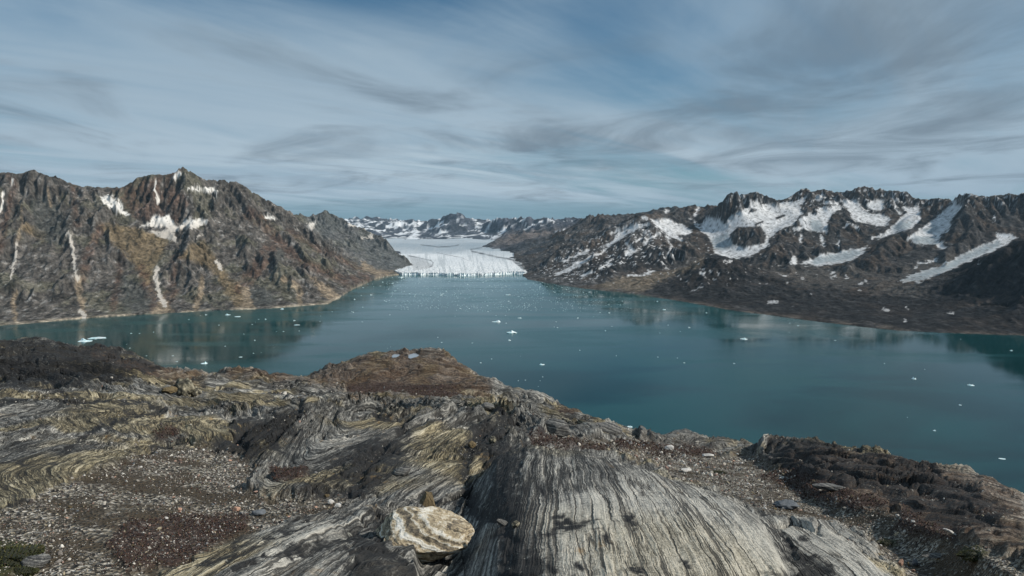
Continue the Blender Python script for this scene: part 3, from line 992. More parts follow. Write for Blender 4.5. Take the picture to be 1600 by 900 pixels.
make_obj('mountain_range', grid_mesh('mountain_range', X, Y, Z, keep & ~westm, {'Col': C, 'snow': snow}), M_MTN, 'structure',
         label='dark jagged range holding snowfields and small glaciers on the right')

# ================================================================= FAR RANGE behind the ice
TF = Terrain(-5600, 7800, 5600, 24000, 38.0)
L = TF.line
L([(440, 352, 22000), (480, 350, 22000), (520, 352, 22000), (541, 343, 22000), (547, 342, 22000), (554, 338, 22000), (560, 341, 22000), (566, 347, 22000), (575, 345, 19500), (590, 336, 19000), (600, 343, 19000),
   (612, 346, 18500), (618, 350, 18500)], 0, 1)
L([(620, 349.2, 16500), (632, 347.2, 16300), (645, 341.2, 16000), (650, 345.2, 16000), (656, 342.2, 16000), (662, 348.2, 15800), (672, 344.2, 15700), (680, 341.2, 15600), (686, 345.2, 15500), (694, 336.2, 15300), (700, 333.2, 15200),
   (706, 329.2, 15000), (712, 326.2, 15000), (718, 329.2, 15000), (727, 334.2, 15000), (733, 342.2, 15000), (740, 347.2, 15000), (752, 346.2, 14800), (762, 347.2, 14500), (770, 344.2, 14200), (779, 341.2, 14000), (790, 343.2, 13800), (800, 347.2, 13500), (812, 343.2, 13200),
   (822, 339.2, 13000), (827, 337.2, 13000), (834, 343.2, 13000), (841, 346.2, 12500), (849, 341.2, 12200), (857, 338.2, 12000), (866, 341.2, 12000), (873, 347.2, 12000), (882, 344.2, 11800), (890, 347.2, 11500), (902, 343.2, 11200), (914, 338.2, 11000),
   (922, 342.2, 11000), (932, 346.2, 10800), (944, 341.2, 10800), (956, 344.2, 10600), (966, 340.2, 10400), (973, 339.2, 10300), (985, 343.2, 10000), (1050, 335, 10000), (1200, 325, 10000), (1500, 322, 10500), (1800, 320, 10500)], 38, 201)
L([(620, 362, 15000), (640, 368, 14500), (660, 372, 14200)], 30, 202)
L([(708, 333, 15000), (700, 352, 14500), (680, 366, 14000), (660, 374, 13600)], 40, 203)
L([(727, 336, 15000), (740, 355, 14400), (760, 364, 14000), (778, 371, 13400)], 40, 204)
L([(645, 343, 16000), (632, 356, 15500), (625, 366, 15000)], 30, 205)
L([(680, 343, 15600), (668, 358, 15200), (655, 369, 14600)], 10, 206)
TF.level([(600, 12700, 55), (660, 12700, 58), (700, 12700, 60), (740, 12600, 60), (775, 12600, 60)])
L([(785, 352, 13500), (783, 362, 13300), (778, 370, 13000)], 0, 208)
# brown shoulder and dark ridge on the right of the ice
L([(753, 386, 9200), (764, 380, 9200), (780, 370, 9300), (800, 363, 9400), (830, 360, 9500), (860, 357, 9600), (890, 356, 9700), (902, 345, 10200)], 12, 209)
L([(779, 393, 7600), (795, 387, 7700), (815, 378, 7800), (835, 371, 7900), (862, 364, 7950), (880, 362, 8000), (905, 358, 8000), (935, 356, 8000), (960, 350, 8100), (1010, 342, 8300), (1100, 335, 8500), (1400, 330, 8500)], 8, 210)
L([(800, 398, 6900), (840, 392, 6700), (870, 386, 6500), (900, 380, 6400)], 6, 211)
L([(760, 390, 8700), (790, 384, 8600), (830, 380, 8500)], 0, 212)
# behind the second peak on the left of the ice
L([(650, 413, 6000), (635, 403, 6600), (622, 393, 7600), (612, 384, 9000), (605, 377, 11000), (600, 370, 13500)], 0, 213)
L([(560, 362, 9000), (480, 355, 8500), (300, 350, 8500), (0, 345, 8500)], 30, 214)
TF.level([(782, 7700, 52), (779, 8200, 54), (752, 9000, 57), (752, 9400, 58), (775, 12000, 62)])
px_, py_ = project(TF.X, TF.Y, TF.X * 0)
# the valley filled by the glacier: ground kept under the ice
YY = TF.Y
lft = np.interp(YY, [5000, 5700, 6600, 7600, 9000, 11000, 12600], [630, 652, 640, 627, 616, 610, 610])
rgt = np.interp(YY, [5000, 5300, 6200, 7200, 8300, 9000, 9400, 12600], [812, 808, 800, 775, 782, 748, 755, 778])
pgx = 800 + F * TF.X / (YY * 1.0)
val_ = (pgx > lft + 4) & (pgx < rgt - 4) & (YY < 12400)
TF.fix |= val_
TF.val[val_] = -30
TF.solve()
H = TF.H
X_, Y_ = TF.X, TF.Y
amp = np.where(val_, 0, ss(H, 60, 300))
wx = X_ + 260 * fbm(X_ / 1500, Y_ / 1500, 2, 241)
H = H + amp * (45 * (ridged(wx / 1300, Y_ / 1300, 5, 231) - 0.75) + 16 * fbm(wx / 330, Y_ / 330, 3, 233, 0.55))
H = erode(H, TF.cell, 8, 7000, 34, 8)
TF.H = H
X, Y = fan(-250, 1850, 950, 6000, 23500, 210)
Z = TF.sample(X, Y)
a_ = ss(Z, 80, 260)
Z = Z + a_ * (42 * (ridged(X / 330, Y / 420, 4, 261, 0.6) - 0.8) + 9 * (ridged(X / 120, Y / 150, 3, 263) - .7))
PX, PY = project(X, Y, Z)
gy = (Z[2:, :] - Z[:-2, :])
dYs = Y[2:, :] - Y[:-2, :]
slope = np.zeros_like(Z)
slope[1:-1] = np.abs(gy / dYs)
gx = np.zeros_like(Z)
gx[:, 1:-1] = np.abs((Z[:, 2:] - Z[:, :-2]) / (X[:, 2:] - X[:, :-2]))
slope = np.hypot(slope, gx)
a, b = colour_noise(X, Y, Z, 291, 4)
C = np.ones(X.shape + (3,)) * np.array([0.066, 0.072, 0.088]) * (1 + 0.4 * a + 0.3 * b)[..., None]  # grey rock with some of the blue haze put into its colour
brn = masked(PX, PY, [('p', [(750, 388), (780, 370), (800, 362), (890, 356), (900, 362), (840, 372), (800, 384)])], 6)
C = mixc(C, 0.5 * brn, (0.19, 0.15, 0.12))
dkr = masked(PX, PY, [('p', [(775, 396), (815, 378), (862, 364), (935, 356), (960, 360), (940, 372), (860, 400), (800, 406)])], 5)
C = mixc(C, 0.7 * dkr, (0.05, 0.053, 0.055))
sn = ss(fbm(X / 420, Y / 700, 5, 295, 0.62) + 0.2 * ss(Z, 120, 420) - 0.34 * slope, 0.17, 0.24) * ss(Y, 9800, 11500)
sn = sn * (1 - brn) * (1 - dkr)
rb_ = ridged((X + 0.3 * Y) / 300, (Y - 0.5 * X) / 420, 4, 299, 0.6)
sn = sn * ss(rb_, 1.30, 0.75)
sn = sn * (1 - masked(PX, PY, [('p', [(700, 330), (724, 330), (742, 346), (738, 358), (700, 358)])], 3))
snl = masked(PX + 1.2 * a, PY + 1.0 * b, [('l', [(717, 336), (715, 344), (719, 350), (729, 353)], 1.6), ('l', [(722, 340), (727, 347)], 0.9), ('l', [(691, 352), (702, 347)], 1.6),
                              ('p', [(798, 352), (812, 348), (826, 350), (810, 354)]), ('p', [(777, 363), (795, 350), (792, 360), (780, 368)]), ('p', [(743, 352), (755, 350), (768, 353), (748, 358)]),
                              ('p', [(636, 372), (648, 362), (660, 356), (672, 352), (668, 360), (655, 368), (650, 376), (630, 377)]), ('p', [(947, 352), (966, 343), (975, 342), (960, 352), (950, 358)]),
                              ('l', [(869, 364), (886, 358)], 1.4), ('l', [(588, 352), (596, 348)], 1.5), ('l', [(612, 360), (620, 355)], 1.8), ('l', [(626, 353), (640, 352)], 1.5),
                              ('l', [(700, 371), (735, 368), (760, 362)], 1.6), ('l', [(838, 349), (846, 346)], 1.0)], 1.0)
sn = np.maximum(sn, snl * ss(ridged(X / 260, Y / 500, 3, 298), 0.25, 0.6))
C = mixc(C, sn, (0.74, 0.76, 0.78))
C = np.clip(C, 0.01, .9)
keep = Z[:-1, :-1] > -29
# leave out what stands wholly behind the near massifs
hid = ((PX[:-1, :-1] < 400) | (PX[:-1, :-1] > 1130)) & (Y[:-1, :-1] > 13000)
make_obj('distant_mountains', grid_mesh('distant_mountains', X, Y, Z, keep & ~hid, {'Col': C, 'snow': sn}), M_FAR, 'structure',
         label='far snowy alpine range beyond the head of the glacier')

# ================================================================= GLACIER
def glz(Y):
    t = np.clip((Y - 5000) / 4700.0, 0, 3)
    return 18 + 45 * (1 - np.exp(-1.6 * t))


Yv = np.concatenate([np.linspace(0, 420, 46), np.exp(np.linspace(math.log(440), math.log(8000), 210))])
uv = np.linspace(600, 850, 420)
U, V = np.meshgrid(uv, Yv)
front = 5040 + 90 * ss(U, 720, 830) - 60 * ss(U, 660, 740) * ss(U, 800, 740) + 40 * fbm(U / 30, U * 0, 3, 301) + 14 * perlin(U / 2.2, U * 0, 303)
front = np.where(U < 628, front + (628 - U) * 14, front)
Y = front + V
X = (U - 800) / F * Y
Z = glz(Y)
spk = ss(fbm(X / 16, Y / 40, 3, 351), 0.1, 0.5)
cre = ridged(X / 75 + 0.3 * fbm(X / 200, Y / 200, 2, 3), Y / 34, 3, 305, 0.6) - 0.9
near = np.exp(-V / 900.0)
Z = Z + (0.8 + 4.0 * near) * cre + 2.5 * fbm(X / 18, Y / 18, 2, 307) * (0.3 + near)
Z = Z - 14 * ss(fbm(X / 60, Y / 25, 2, 309), 0.25, 0.5) * np.exp(-V / 120.0)
Z = Z + 24 * fbm(X / 700, Y / 900, 2, 311) * ss(V, 300, 2500)
# valley tongues: the surface bulges in the middle
PX, PY = project(X, Y, Z)
wob = 0.9 * fbm(X / 130, Y / 300, 3, 321)
z3 = lambda p: zm(p, 540, 310, 4.444)
mor = masked(PX + wob, PY + 0.6 * wob, [('l', z3([(870, 355), (875, 366), (920, 376), (1000, 396), (1100, 415), (1170, 426), (1215, 440)]), 1.25),
                          ('l', z3([(870, 355), (905, 347), (945, 342)]), 0.9),
                          ('l', z3([(440, 398), (520, 415), (590, 430), (608, 445), (606, 462), (575, 480)]), 0.7),
                          ('l', z3([(525, 322), (580, 330), (650, 338), (720, 334), (785, 322)]), 0.8),
                          ('l', z3([(630, 375), (720, 395), (800, 410), (860, 435)]), 0.28),
                          ('l', z3([(1170, 430), (1230, 480), (1300, 500)]), 2.6)], 0.5)
C = np.ones(X.shape + (3,)) * np.array([0.79, 0.81, 0.82])
upper_grey = ss(V + 900 * fbm(X / 500, Y / 1600, 3, 353), 700, 4200) + 0.0 * V  # bluish grey that comes in with distance behind the front
C = mixc(C, 0.85 * upper_grey, (0.24, 0.30, 0.345))
C = mixc(C, 0.6 * ss(V, 4600, 6000), (0.50, 0.54, 0.57))
flow = fbm((PX + 8 * np.sin(V / 1500)) / 5.5, V / 2600, 4, 331, 0.6)
C = mixc(C, 0.6 * ss(flow, 0.05, 0.5), (0.42, 0.455, 0.475))
C = mixc(C, 0.2 * ss(-cre, 0.1, 0.6) * near, (0.35, 0.50, 0.56))
C = mixc(C, 0.45 * spk * near ** 0.5, (0.36, 0.44, 0.47))
edge = masked(PX, PY, [('p', z3([(1130, 420), (1250, 420), (1400, 415), (1400, 520), (1270, 520), (1230, 490)])), ('p', z3([(440, 400), (560, 430), (610, 470), (560, 490), (470, 500)]))], 2)
C = mixc(C, 0.45 * edge, (0.27, 0.27, 0.27))
C = mixc(C, np.clip(mor, 0, 1) * (0.45 + 0.5 * ss(fbm(X / 160, Y / 160, 3, 361), -0.4, 0.4)), (0.065, 0.068, 0.072))
C = np.clip(C, 0.01, .95)
# the calving face: columns below the front edge
nf = 9
top = Z[0]
rowsX, rowsY, rowsZ, rowsC = [], [], [], []
for k in range(nf):
    q = k / nf                        # 0 at the water, 1 at the brink
    zz_ = -6 + (top + 6) * q
    jut = 5 * perlin(U[0] / 3.1, U[0] * 0 + q * 0.7, 341) + 3 * perlin(U[0] / 1.2, U[0] * 0 + q * 2.7, 342) + 5 * ridged(U[0] / 2.6, U[0] * 0 + q * 0.6, 2, 343) * (0.3 + 1.2 * ss(perlin(U[0] / 14, U[0] * 0, 349), -0.4, 0.5)) - 6 - 3 * (q - 0.4)
    yy_ = Y[0] - jut * (1 - 0.35 * q) - 16 * (1 - q)
    rowsX.append((U[0] - 800) / F * yy_)
    rowsY.append(yy_)
    rowsZ.append(zz_)
    g_ = ss(perlin(U[0] / 1.6, U[0] * 0 + q * 2.3, 345), 0.0, 0.5)
    c_ = np.ones((U.shape[1], 3)) * np.array([0.78, 0.84, 0.86])
    c_ = c_ * (1 - 0.3 * g_[:, None]) + np.array([0.22, 0.55, 0.62]) * 0.3 * g_[:, None]
    rowsC.append(c_)
X = np.vstack([np.array(rowsX), X])
Y = np.vstack([np.array(rowsY), Y])
Z = np.vstack([np.array(rowsZ), Z])
C = np.concatenate([np.array(rowsC), C], 0)
lf = np.interp(Y, [5000, 5250, 5700, 6600, 7600, 9000, 11000, 13500], [627, 631, 652, 642, 630, 618, 606, 590]) - 14
rg_ = np.interp(Y, [5000, 5300, 6200, 7200, 8300, 9000, 10000, 13500], [824, 822, 820, 805, 812, 800, 812, 840])
Uf = 800 + F * X / Y
keep = ((Uf > lf) & (Uf < rg_))[:-1, :-1]
mg, t, b = new_mat('glacier_ice')
g = t.node('ShaderNodeNewGeometry').outputs['Position']
n1 = t.noise(g, 0.07, 5, 0.6)
cc = t.mix(0.55, t.attr('Col', 'Color'), t.mix(1.0, t.attr('Col', 'Color'), t.ramp(n1, [(0.35, 0.6), (0.6, 1.15)]), 'MULTIPLY'))
t.put(b.inputs['Base Color'], cc)
b.inputs['Roughness'].default_value = 0.6
bp = t.node('ShaderNodeBump')
bp.inputs['Strength'].default_value = 0.7
bp.inputs['Distance'].default_value = 5
t.put(bp.inputs['Height'], n1)
t.t.links.new(bp.outputs[0], b.inputs['Normal'])
make_obj('glacier', grid_mesh('glacier', X, Y, Z, keep, {'Col': C}), mg, 'structure',
         label='white crevassed glacier with dark medial moraines ending in the fjord')

# ================================================================= FJORD WATER
mw, t, b = new_mat('fjord_water')
g = t.node('ShaderNodeNewGeometry').outputs['Position']
gx_, gy_, gz_ = t.sep(g)
# long slicks of calm and ruffled water
sl = t.noise(t.comb(t.math('MULTIPLY', gx_, 0.0011), t.math('MULTIPLY', gy_, 0.0034), 0.0), 1.0, 5, 0.58, 1.1)
sl2 = t.noise(t.comb(t.math('MULTIPLY', gx_, 0.0045), t.math('MULTIPLY', gy_, 0.012), 4.0), 1.0, 4, 0.6, 0.8)
silt = t.sstep(gy_, 900.0, 5200.0)
deep = t.mix(t.ramp(sl, [(0.42, 0.0), (0.58, 1.0)]), (0.001, 0.024, 0.026), (0.003, 0.048, 0.050))
wc = t.mix(silt, deep, t.mix(t.ramp(sl2, [(0.4, 0.0), (0.62, 1.0)]), (0.005, 0.069, 0.073), (0.014, 0.104, 0.108)))
t.put(b.inputs['Base Color'], wc)
b.inputs['IOR'].default_value = 1.24
b.inputs['Specular IOR Level'].default_value = 0.5
t.put(b.inputs['Roughness'], t.ramp(sl, [(0.38, 0.04), (0.5, 0.09), (0.62, 0.20)]))
rip = t.noise(t.comb(t.math('MULTIPLY', gx_, 0.06), t.math('MULTIPLY', gy_, 0.16), 0.0), 1.0, 5, 0.62)
rip2 = t.noise(t.comb(t.math('MULTIPLY', gx_, 0.35), t.math('MULTIPLY', gy_, 0.8), 0.0), 1.0, 3, 0.6)
bp = t.node('ShaderNodeBump')
t.put(bp.inputs['Strength'], t.ramp(sl, [(0.38, 0.08), (0.62, 0.28)]))
bp.inputs['Distance'].default_value = 0.5
t.put(bp.inputs['Height'], t.math('ADD', rip, t.math('MULTIPLY', rip2, 0.25)))
t.t.links.new(bp.outputs[0], b.inputs['Normal'])
S = 24500.0
me = mesh_from('fjord_water', np.array([[-S, -4000, 0], [S, -4000, 0], [S, 24500, 0], [-S, 24500, 0]]), np.array([[0, 1, 2, 3]]), False)
make_obj('water', me, mw, 'structure', label='calm turquoise glacial water of the fjord')
# the bed of the fjord and the land far beyond: one sheet to the horizon, under everything
me = mesh_from('seabed', np.array([[-S, -4000, -60], [S, -4000, -60], [S, 24500, -60], [-S, 24500, -60]]), np.array([[0, 1, 2, 3]]), False)
mb, t, b = new_mat('seabed_silt')
g = t.node('ShaderNodeNewGeometry').outputs['Position']
t.put(b.inputs['Base Color'], t.mix(t.noise(g, 0.01, 3), (0.05, 0.05, 0.045), (0.09, 0.085, 0.075)))
make_obj('terrain', me, mb, 'structure', label='rock floor under the fjord')

# ================================================================= ICE ON THE WATER
mi, t, b = new_mat('iceberg_ice')
g = t.node('ShaderNodeTexCoord').outputs['Object']
n1 = t.noise(g, 1.3, 4, 0.6)
t.put(b.inputs['Base Color'], t.mix(t.ramp(n1, [(0.42, 0.0), (0.62, 1.0)]), (0.46, 0.70, 0.74), (0.86, 0.90, 0.90)))
b.inputs['Roughness'].default_value = 0.4
b.inputs['Subsurface Weight'].default_value = 0.0
bp = t.node('ShaderNodeBump')
bp.inputs['Strength'].default_value = 0.4
bp.inputs['Distance'].default_value = 0.3
t.put(bp.inputs['Height'], n1)
t.t.links.new(bp.outputs[0], b.inputs['Normal'])


def ico(sub):
    bm = bmesh.new()
    bmesh.ops.create_icosphere(bm, subdivisions=sub, radius=1.0)
    V = np.array([v.co[:] for v in bm.verts])
    T = np.array([[v.index for v in f.verts] for f in bm.faces])
    bm.free()
    return V, T


ICO1, ICO2, ICO3 = ico(1), ico(2), ico(3)


def berg_mesh(seed, humps, flat, long_):
    """floating ice: a wide waterline slab with humps and a melt notch"""
    V, T = ICO3
    r = np.random.default_rng(seed)
    P = V.copy()
    n = fbm(V[:, 0] * 1.3 + seed, V[:, 1] * 1.3 + V[:, 2], 3, seed)
    P *= (1 + 0.28 * n)[:, None]
    P[:, 0] *= long_
    h = np.zeros(len(P)) + flat
    for k in range(humps):
        cx, cy = r.uniform(-0.65, 0.65) * long_, r.uniform(-0.35, 0.35)
        s = r.uniform(0.16, 0.36)
        h = np.maximum(h, r.uniform(0.45, 1.0) * np.exp(-(((P[:, 0] - cx) / (s * 1.5)) ** 2 + ((P[:, 1] - cy) / s) ** 2)))
    up = P[:, 2] > -0.15
    z = np.where(up, h * (0.35 + 0.75 * np.clip(V[:, 2], 0, 1)), P[:, 2] * 0.8)
    z += 0.07 * fbm(V[:, 0] * 4, V[:, 1] * 4 + seed, 2, seed + 3) * up
    P[:, 2] = z
    return mesh_from('iceberg', P, T, False)


bergs = [berg_mesh(11, 2, 0.10, 1.25), berg_mesh(12, 3, 0.13, 1.6), berg_mesh(13, 1, 0.16, 1.0), berg_mesh(14, 4, 0.09, 1.9),
         berg_mesh(15, 2, 0.2, 1.35), berg_mesh(16, 3, 0.07, 1.1), berg_mesh(17, 0, 0.24, 2.0), berg_mesh(18, 1, 0.12, 1.5)]
for m_ in bergs:
    m_.materials.append(mi)

rb = random.Random(5)
# (photo x, photo y, width in photo pixels, mesh, height ratio, label)
named = [
    (152, 528.5, 20, 6, 0.5, 'long flat blue-white ice floe off the left shore, the right one of a close pair'),
    (133, 533, 17, 3, 0.8, 'humped blue-white ice floe just left of the long flat floe off the left shore'),
    (319, 568, 10, 0, 1.6, 'two-lobed white iceberg between the near outcrop and the left massif reflection'),
    (799, 520, 17, 4, 0.9, 'largest white iceberg in the open middle of the fjord'),
    (776, 503, 12, 3, 0.8, 'ragged low floe just above and left of the largest mid-fjord iceberg'),
    (812, 497, 6, 7, 1.0, 'small flat floe up and right of the ragged mid-fjord floe'),
    (796, 532, 6, 5, 0.8, 'small thin floe directly below the largest mid-fjord iceberg'),
    (847, 570, 10, 0, 1.3, 'pale blue two-humped floe right of the brown rock dome'),
    (794, 461, 7, 6, 0.7, 'flat white floe in the brash field below the glacier front'),
    (627, 434, 7, 4, 1.0, 'white floe close under the left end of the glacier front'),
    (580, 461, 5, 2, 1.0, 'white floe in the dark reflection of the second peak'),
    (613, 443, 5, 2, 1.0, 'squarish white floe off the left end of the glacier'),
    (1162, 530, 11, 1, 1.0, 'white floe off the right shore beside the dark peak reflection'),
    (1077, 512, 5, 2, 1.4, 'small blue upright floe left of the peak reflection near the right shore'),
    (952, 489, 5, 2, 1.2, 'small white floe under the gravel valley of the right shore'),
    (1038, 484, 5, 1, 1.0, 'small floe just off the dark knoll of the right shore'),
    (1104, 489, 4, 2, 1.0, 'small white floe close to the dark right shore'),
    (1027, 471, 4, 2, 1.0, 'tiny floe touching the foot of the dark knoll'),
    (1428, 592, 8, 5, 1.0, 'cyan floe in the dark water at right'),
    (1517, 602, 9, 1, 1.0, 'bright blue-white floe at right below the dark shore'),
    (1580, 548, 5, 2, 1.2, 'small bright floe at the far right under the dark shore'),
    (1460, 673, 6, 2, 1.1, 'small white floe low on the right between open water and the rocks'),
    (1500, 633, 5, 5, 0.8, 'small cyan floe low right, below the bright blue-white one'),
    (1566, 717, 8, 6, 0.5, 'thin cyan floe nearest to the rocks at right'),
    (984, 667, 8, 1, 1.0, 'white floe peeping over the foreground ridge in the middle'),
    (376, 558, 5, 7, 1.0, 'small floe under the dark reflection, lower of the left group'),
    (371, 495, 7, 6, 0.9, 'flat white floe off the left shore near its midpoint'),
    (356, 492, 7, 3, 0.9, 'ragged white floe just left of the flat one off the left shore'),
    (464, 508, 7, 6, 0.9, 'flat white floe off the point of the left massif'),
    (460, 501, 4, 2, 1.3, 'small round floe above the flat one off the left point'),
    (441, 483, 6, 4, 0.9, 'white floe against the shore of the left massif'),
    (322, 492, 4, 2, 1.0, 'small floe by the left shore, left of the ragged floe'),
]
for i, (px, py, wpx, k, hr, lab) in enumerate(named):
    x, y = on_water(px, py)
    o = make_obj('iceberg', bergs[k], None, label=lab, cat='iceberg', group='icebergs adrift on the fjord', loc=(x, y, 0))
    s = wpx / F * y / 2.9
    o.scale = (s * rb.uniform(0.95, 1.05), s * rb.uniform(1.0, 1.5), s * 1.25 * hr)
    o.rotation_euler = (0, 0, rb.uniform(-0.25, 0.25) + (math.pi if rb.random() < 0.5 else 0))

small = [(218, 521), (240, 519), (205, 521), (198, 538), (203, 544), (270, 556), (229, 556), (277, 565), (313, 493), (342, 508), (394, 507), (404, 499), (415, 499), (432, 518), (443, 518),
         (398, 532), (396, 552), (408, 551), (381, 522), (295, 499), (276, 565), (352, 541), (500, 502), (519, 487), (552, 488), (567, 480), (554, 468), (575, 444), (566, 443), (598, 441),
         (595, 447), (605, 432), (600, 428), (636, 480), (609, 492), (566, 503), (550, 487), (658, 474), (690, 461), (692, 459), (697, 455), (689, 461), (675, 472), (640, 459), (661, 461),
         (743, 481), (762, 487), (775, 493), (790, 493), (791, 505), (719, 482), (738, 536), (684, 527), (690, 535), (751, 567), (768, 561), (783, 437), (772, 434), (755, 459), (724, 455),
         (844, 448), (865, 456), (888, 475), (871, 512), (866, 511), (869, 503), (903, 497), (869, 473), (946, 517), (956, 510), (955, 479), (963, 556), (1028, 558), (1063, 518), (1044, 508),
         (1069, 567), (1147, 568), (1233, 519), (1247, 509), (1305, 532), (1382, 568), (1445, 577), (1501, 530), (1418, 652), (1234, 505), (848, 589), (844, 595), (841, 604), (821, 594), (810, 595)]
gl = random.Random(9)
# drifting bits: more of them towards the glacier front
while len(small) < 262:
    t_ = gl.random()
    py = 433 + 40 * t_ ** 2.0
    if gl.random() < 0.05:
        py = gl.uniform(480, 560)
    xl = np.interp(py, [434, 450, 465, 475, 480, 560], [590, 560, 535, 520, 420, 330])
    xr = np.interp(py, [434, 445, 460, 480, 560], [830, 870, 1000, 1060, 1150])
    small.append((gl.uniform(xl, xr), py))
def floe_words(px, py):
    if py < 446 and 600 < px < 840:
        where = 'close below the glacier front'
    elif px < 620 and py < 475:
        where = 'off the point of the left massif'
    elif px < 520:
        where = 'in front of the left massif'
    elif px > 1180:
        where = 'below the dark right range'
    elif px > 900:
        where = 'in the right half off the dark knoll'
    elif py < 486:
        where = 'in the brash belt off the glacier'
    elif py < 545:
        where = 'on the open middle of the fjord'
    else:
        where = 'just beyond the rock dome'
    return 'one of the small white ice floes drifting ' + where


for i, (px, py) in enumerate(small):
    x, y = on_water(px, py)
    o = make_obj('ice_floe', bergs[(i * 5 + i // 7) % 8], None, label=floe_words(px, py), cat='ice floe',
                 group='small ice floes ' + floe_words(px, py).split('drifting ')[1], loc=(x, y, 0))
    s = rb.uniform(1.3, 3.4) / F * y / 2.7
    if i > 90:
        s *= rb.uniform(0.4, 0.85)
    o.scale = (s, s * rb.uniform(0.8, 1.4), s * rb.uniform(0.7, 1.3))
    o.rotation_euler = (0, 0, rb.uniform(0, 6.28))

# brash: thousands of fragments, one mass
rg = np.random.default_rng(21)
n = 5600
t_ = rg.random(n)
py = 431.5 + 55 * t_ ** 1.7
px = rg.uniform(600, 1080, n)
xl = np.interp(py, [431, 434, 450, 470, 490], [628, 610, 575, 600, 640])
xr = np.interp(py, [431, 434, 445, 452, 462, 475, 490], [822, 836, 868, 905, 950, 980, 1000])
dens = fbm(px / 40, py / 7, 3, 401)
ok = (px > xl) & (px < xr) & (rg.random(n) < np.clip(0.55 + 0.9 * dens, 0.05, 1))
px, py = px[ok], py[ok]
x, y = on_water(px, py)
V, T = ICO1
m = len(x)
s = rg.uniform(0.5, 1.9, m) ** 1.0 * np.where(rg.random(m) < 0.08, 1.8, 1.0)
an = rg.uniform(0, 6.28, m)
P = V[None] * np.stack([s * rg.uniform(.8, 1.6, m), s, s * rg.uniform(0.3, 0.7, m)], -1)[:, None, :]
ca_, sa_ = np.cos(an)[:, None], np.sin(an)[:, None]
P = np.stack([P[..., 0] * ca_ - P[..., 1] * sa_, P[..., 0] * sa_ + P[..., 1] * ca_, P[..., 2]], -1)
P += np.stack([x, y, x * 0 + 0.1], -1)[:, None, :]
Tt = (T[None] + (np.arange(m) * len(V))[:, None, None]).reshape(-1, 3)
make_obj('brash_ice', mesh_from('brash_ice', P.reshape(-1, 3), Tt, False), mi, 'stuff',
         label='drifting crumbs of brash ice spread over the water below the glacier front')

# ================================================================= FOREGROUND BEDROCK
NU, NV = 1160, 640
fu = np.linspace(-420, 2020, NU)
YC_U = np.array([-420, 0, 200, 340, 470, 640, 765, 850, 1000, 1190, 1400, 1600, 2020], float)
YC_V = np.array([60, 60, 55, 50, 42, 45, 42, 36, 30, 26, 22, 18, 15], float)
SKY_U = np.array([-420, -80, 0, 25, 60, 90, 120, 180, 200, 212, 240, 300, 330, 400, 470, 560, 640, 765, 800, 850, 930, 985, 1030, 1110, 1190, 1300, 1400, 1600, 2020], float)
SKY_V = np.array([520, 532, 536, 533.5, 534, 540, 546, 551, 556, 566, 577, 582, 584, 590, 597, 599, 600, 601, 610, 625, 655, 673, 684, 692, 704, 722, 742, 790, 880], float)
K_U = np.array([-420, 300, 640, 850, 1000, 1190, 1300, 1600, 2020], float)
K_V = np.array([1620, 1560, 1420, 1400, 1380, 1300, 1280, 1280, 1280], float)


class Layer:
    """a rounded rock form: crest line (px, py, Y) and one point on its near flank per crest point (py, Y)"""
    def __init__(s, pts, q=1.2, drop=1.0):
        P = np.array(pts, float)
        s.u, s.pc, s.yc = P[:, 0], P[:, 1], P[:, 2]
        s.k = (P[:, 3] - P[:, 1]) / (1 / P[:, 4] - 1 / P[:, 2]) ** q
        s.q, s.drop, s.yb = q, drop, P[:, 4]

    def z(s, U, Y):
        pc = np.interp(U, s.u, s.pc)
        yc = np.interp(U, s.u, s.yc)
        k = np.interp(U, s.u, s.k)
        d = np.clip(1 / Y - 1 / yc, 0, None)
        yb = np.interp(U, s.u, s.yb)
        py = pc + k * d ** s.q + 2600 * np.clip(1 / Y - 1 / yb, 0, None)
        out = np.clip((s.u[0] - U) / 14.0, 0, None) + np.clip((U - s.u[-1]) / 14.0, 0, None)
        b = ray(U, py)[1]
        z = b * Y
        o = np.clip(Y - yc, 0, None)
        z = z - s.drop * o * o / (o + 0.12 * yc)
        return z - 0.05 * Y * out


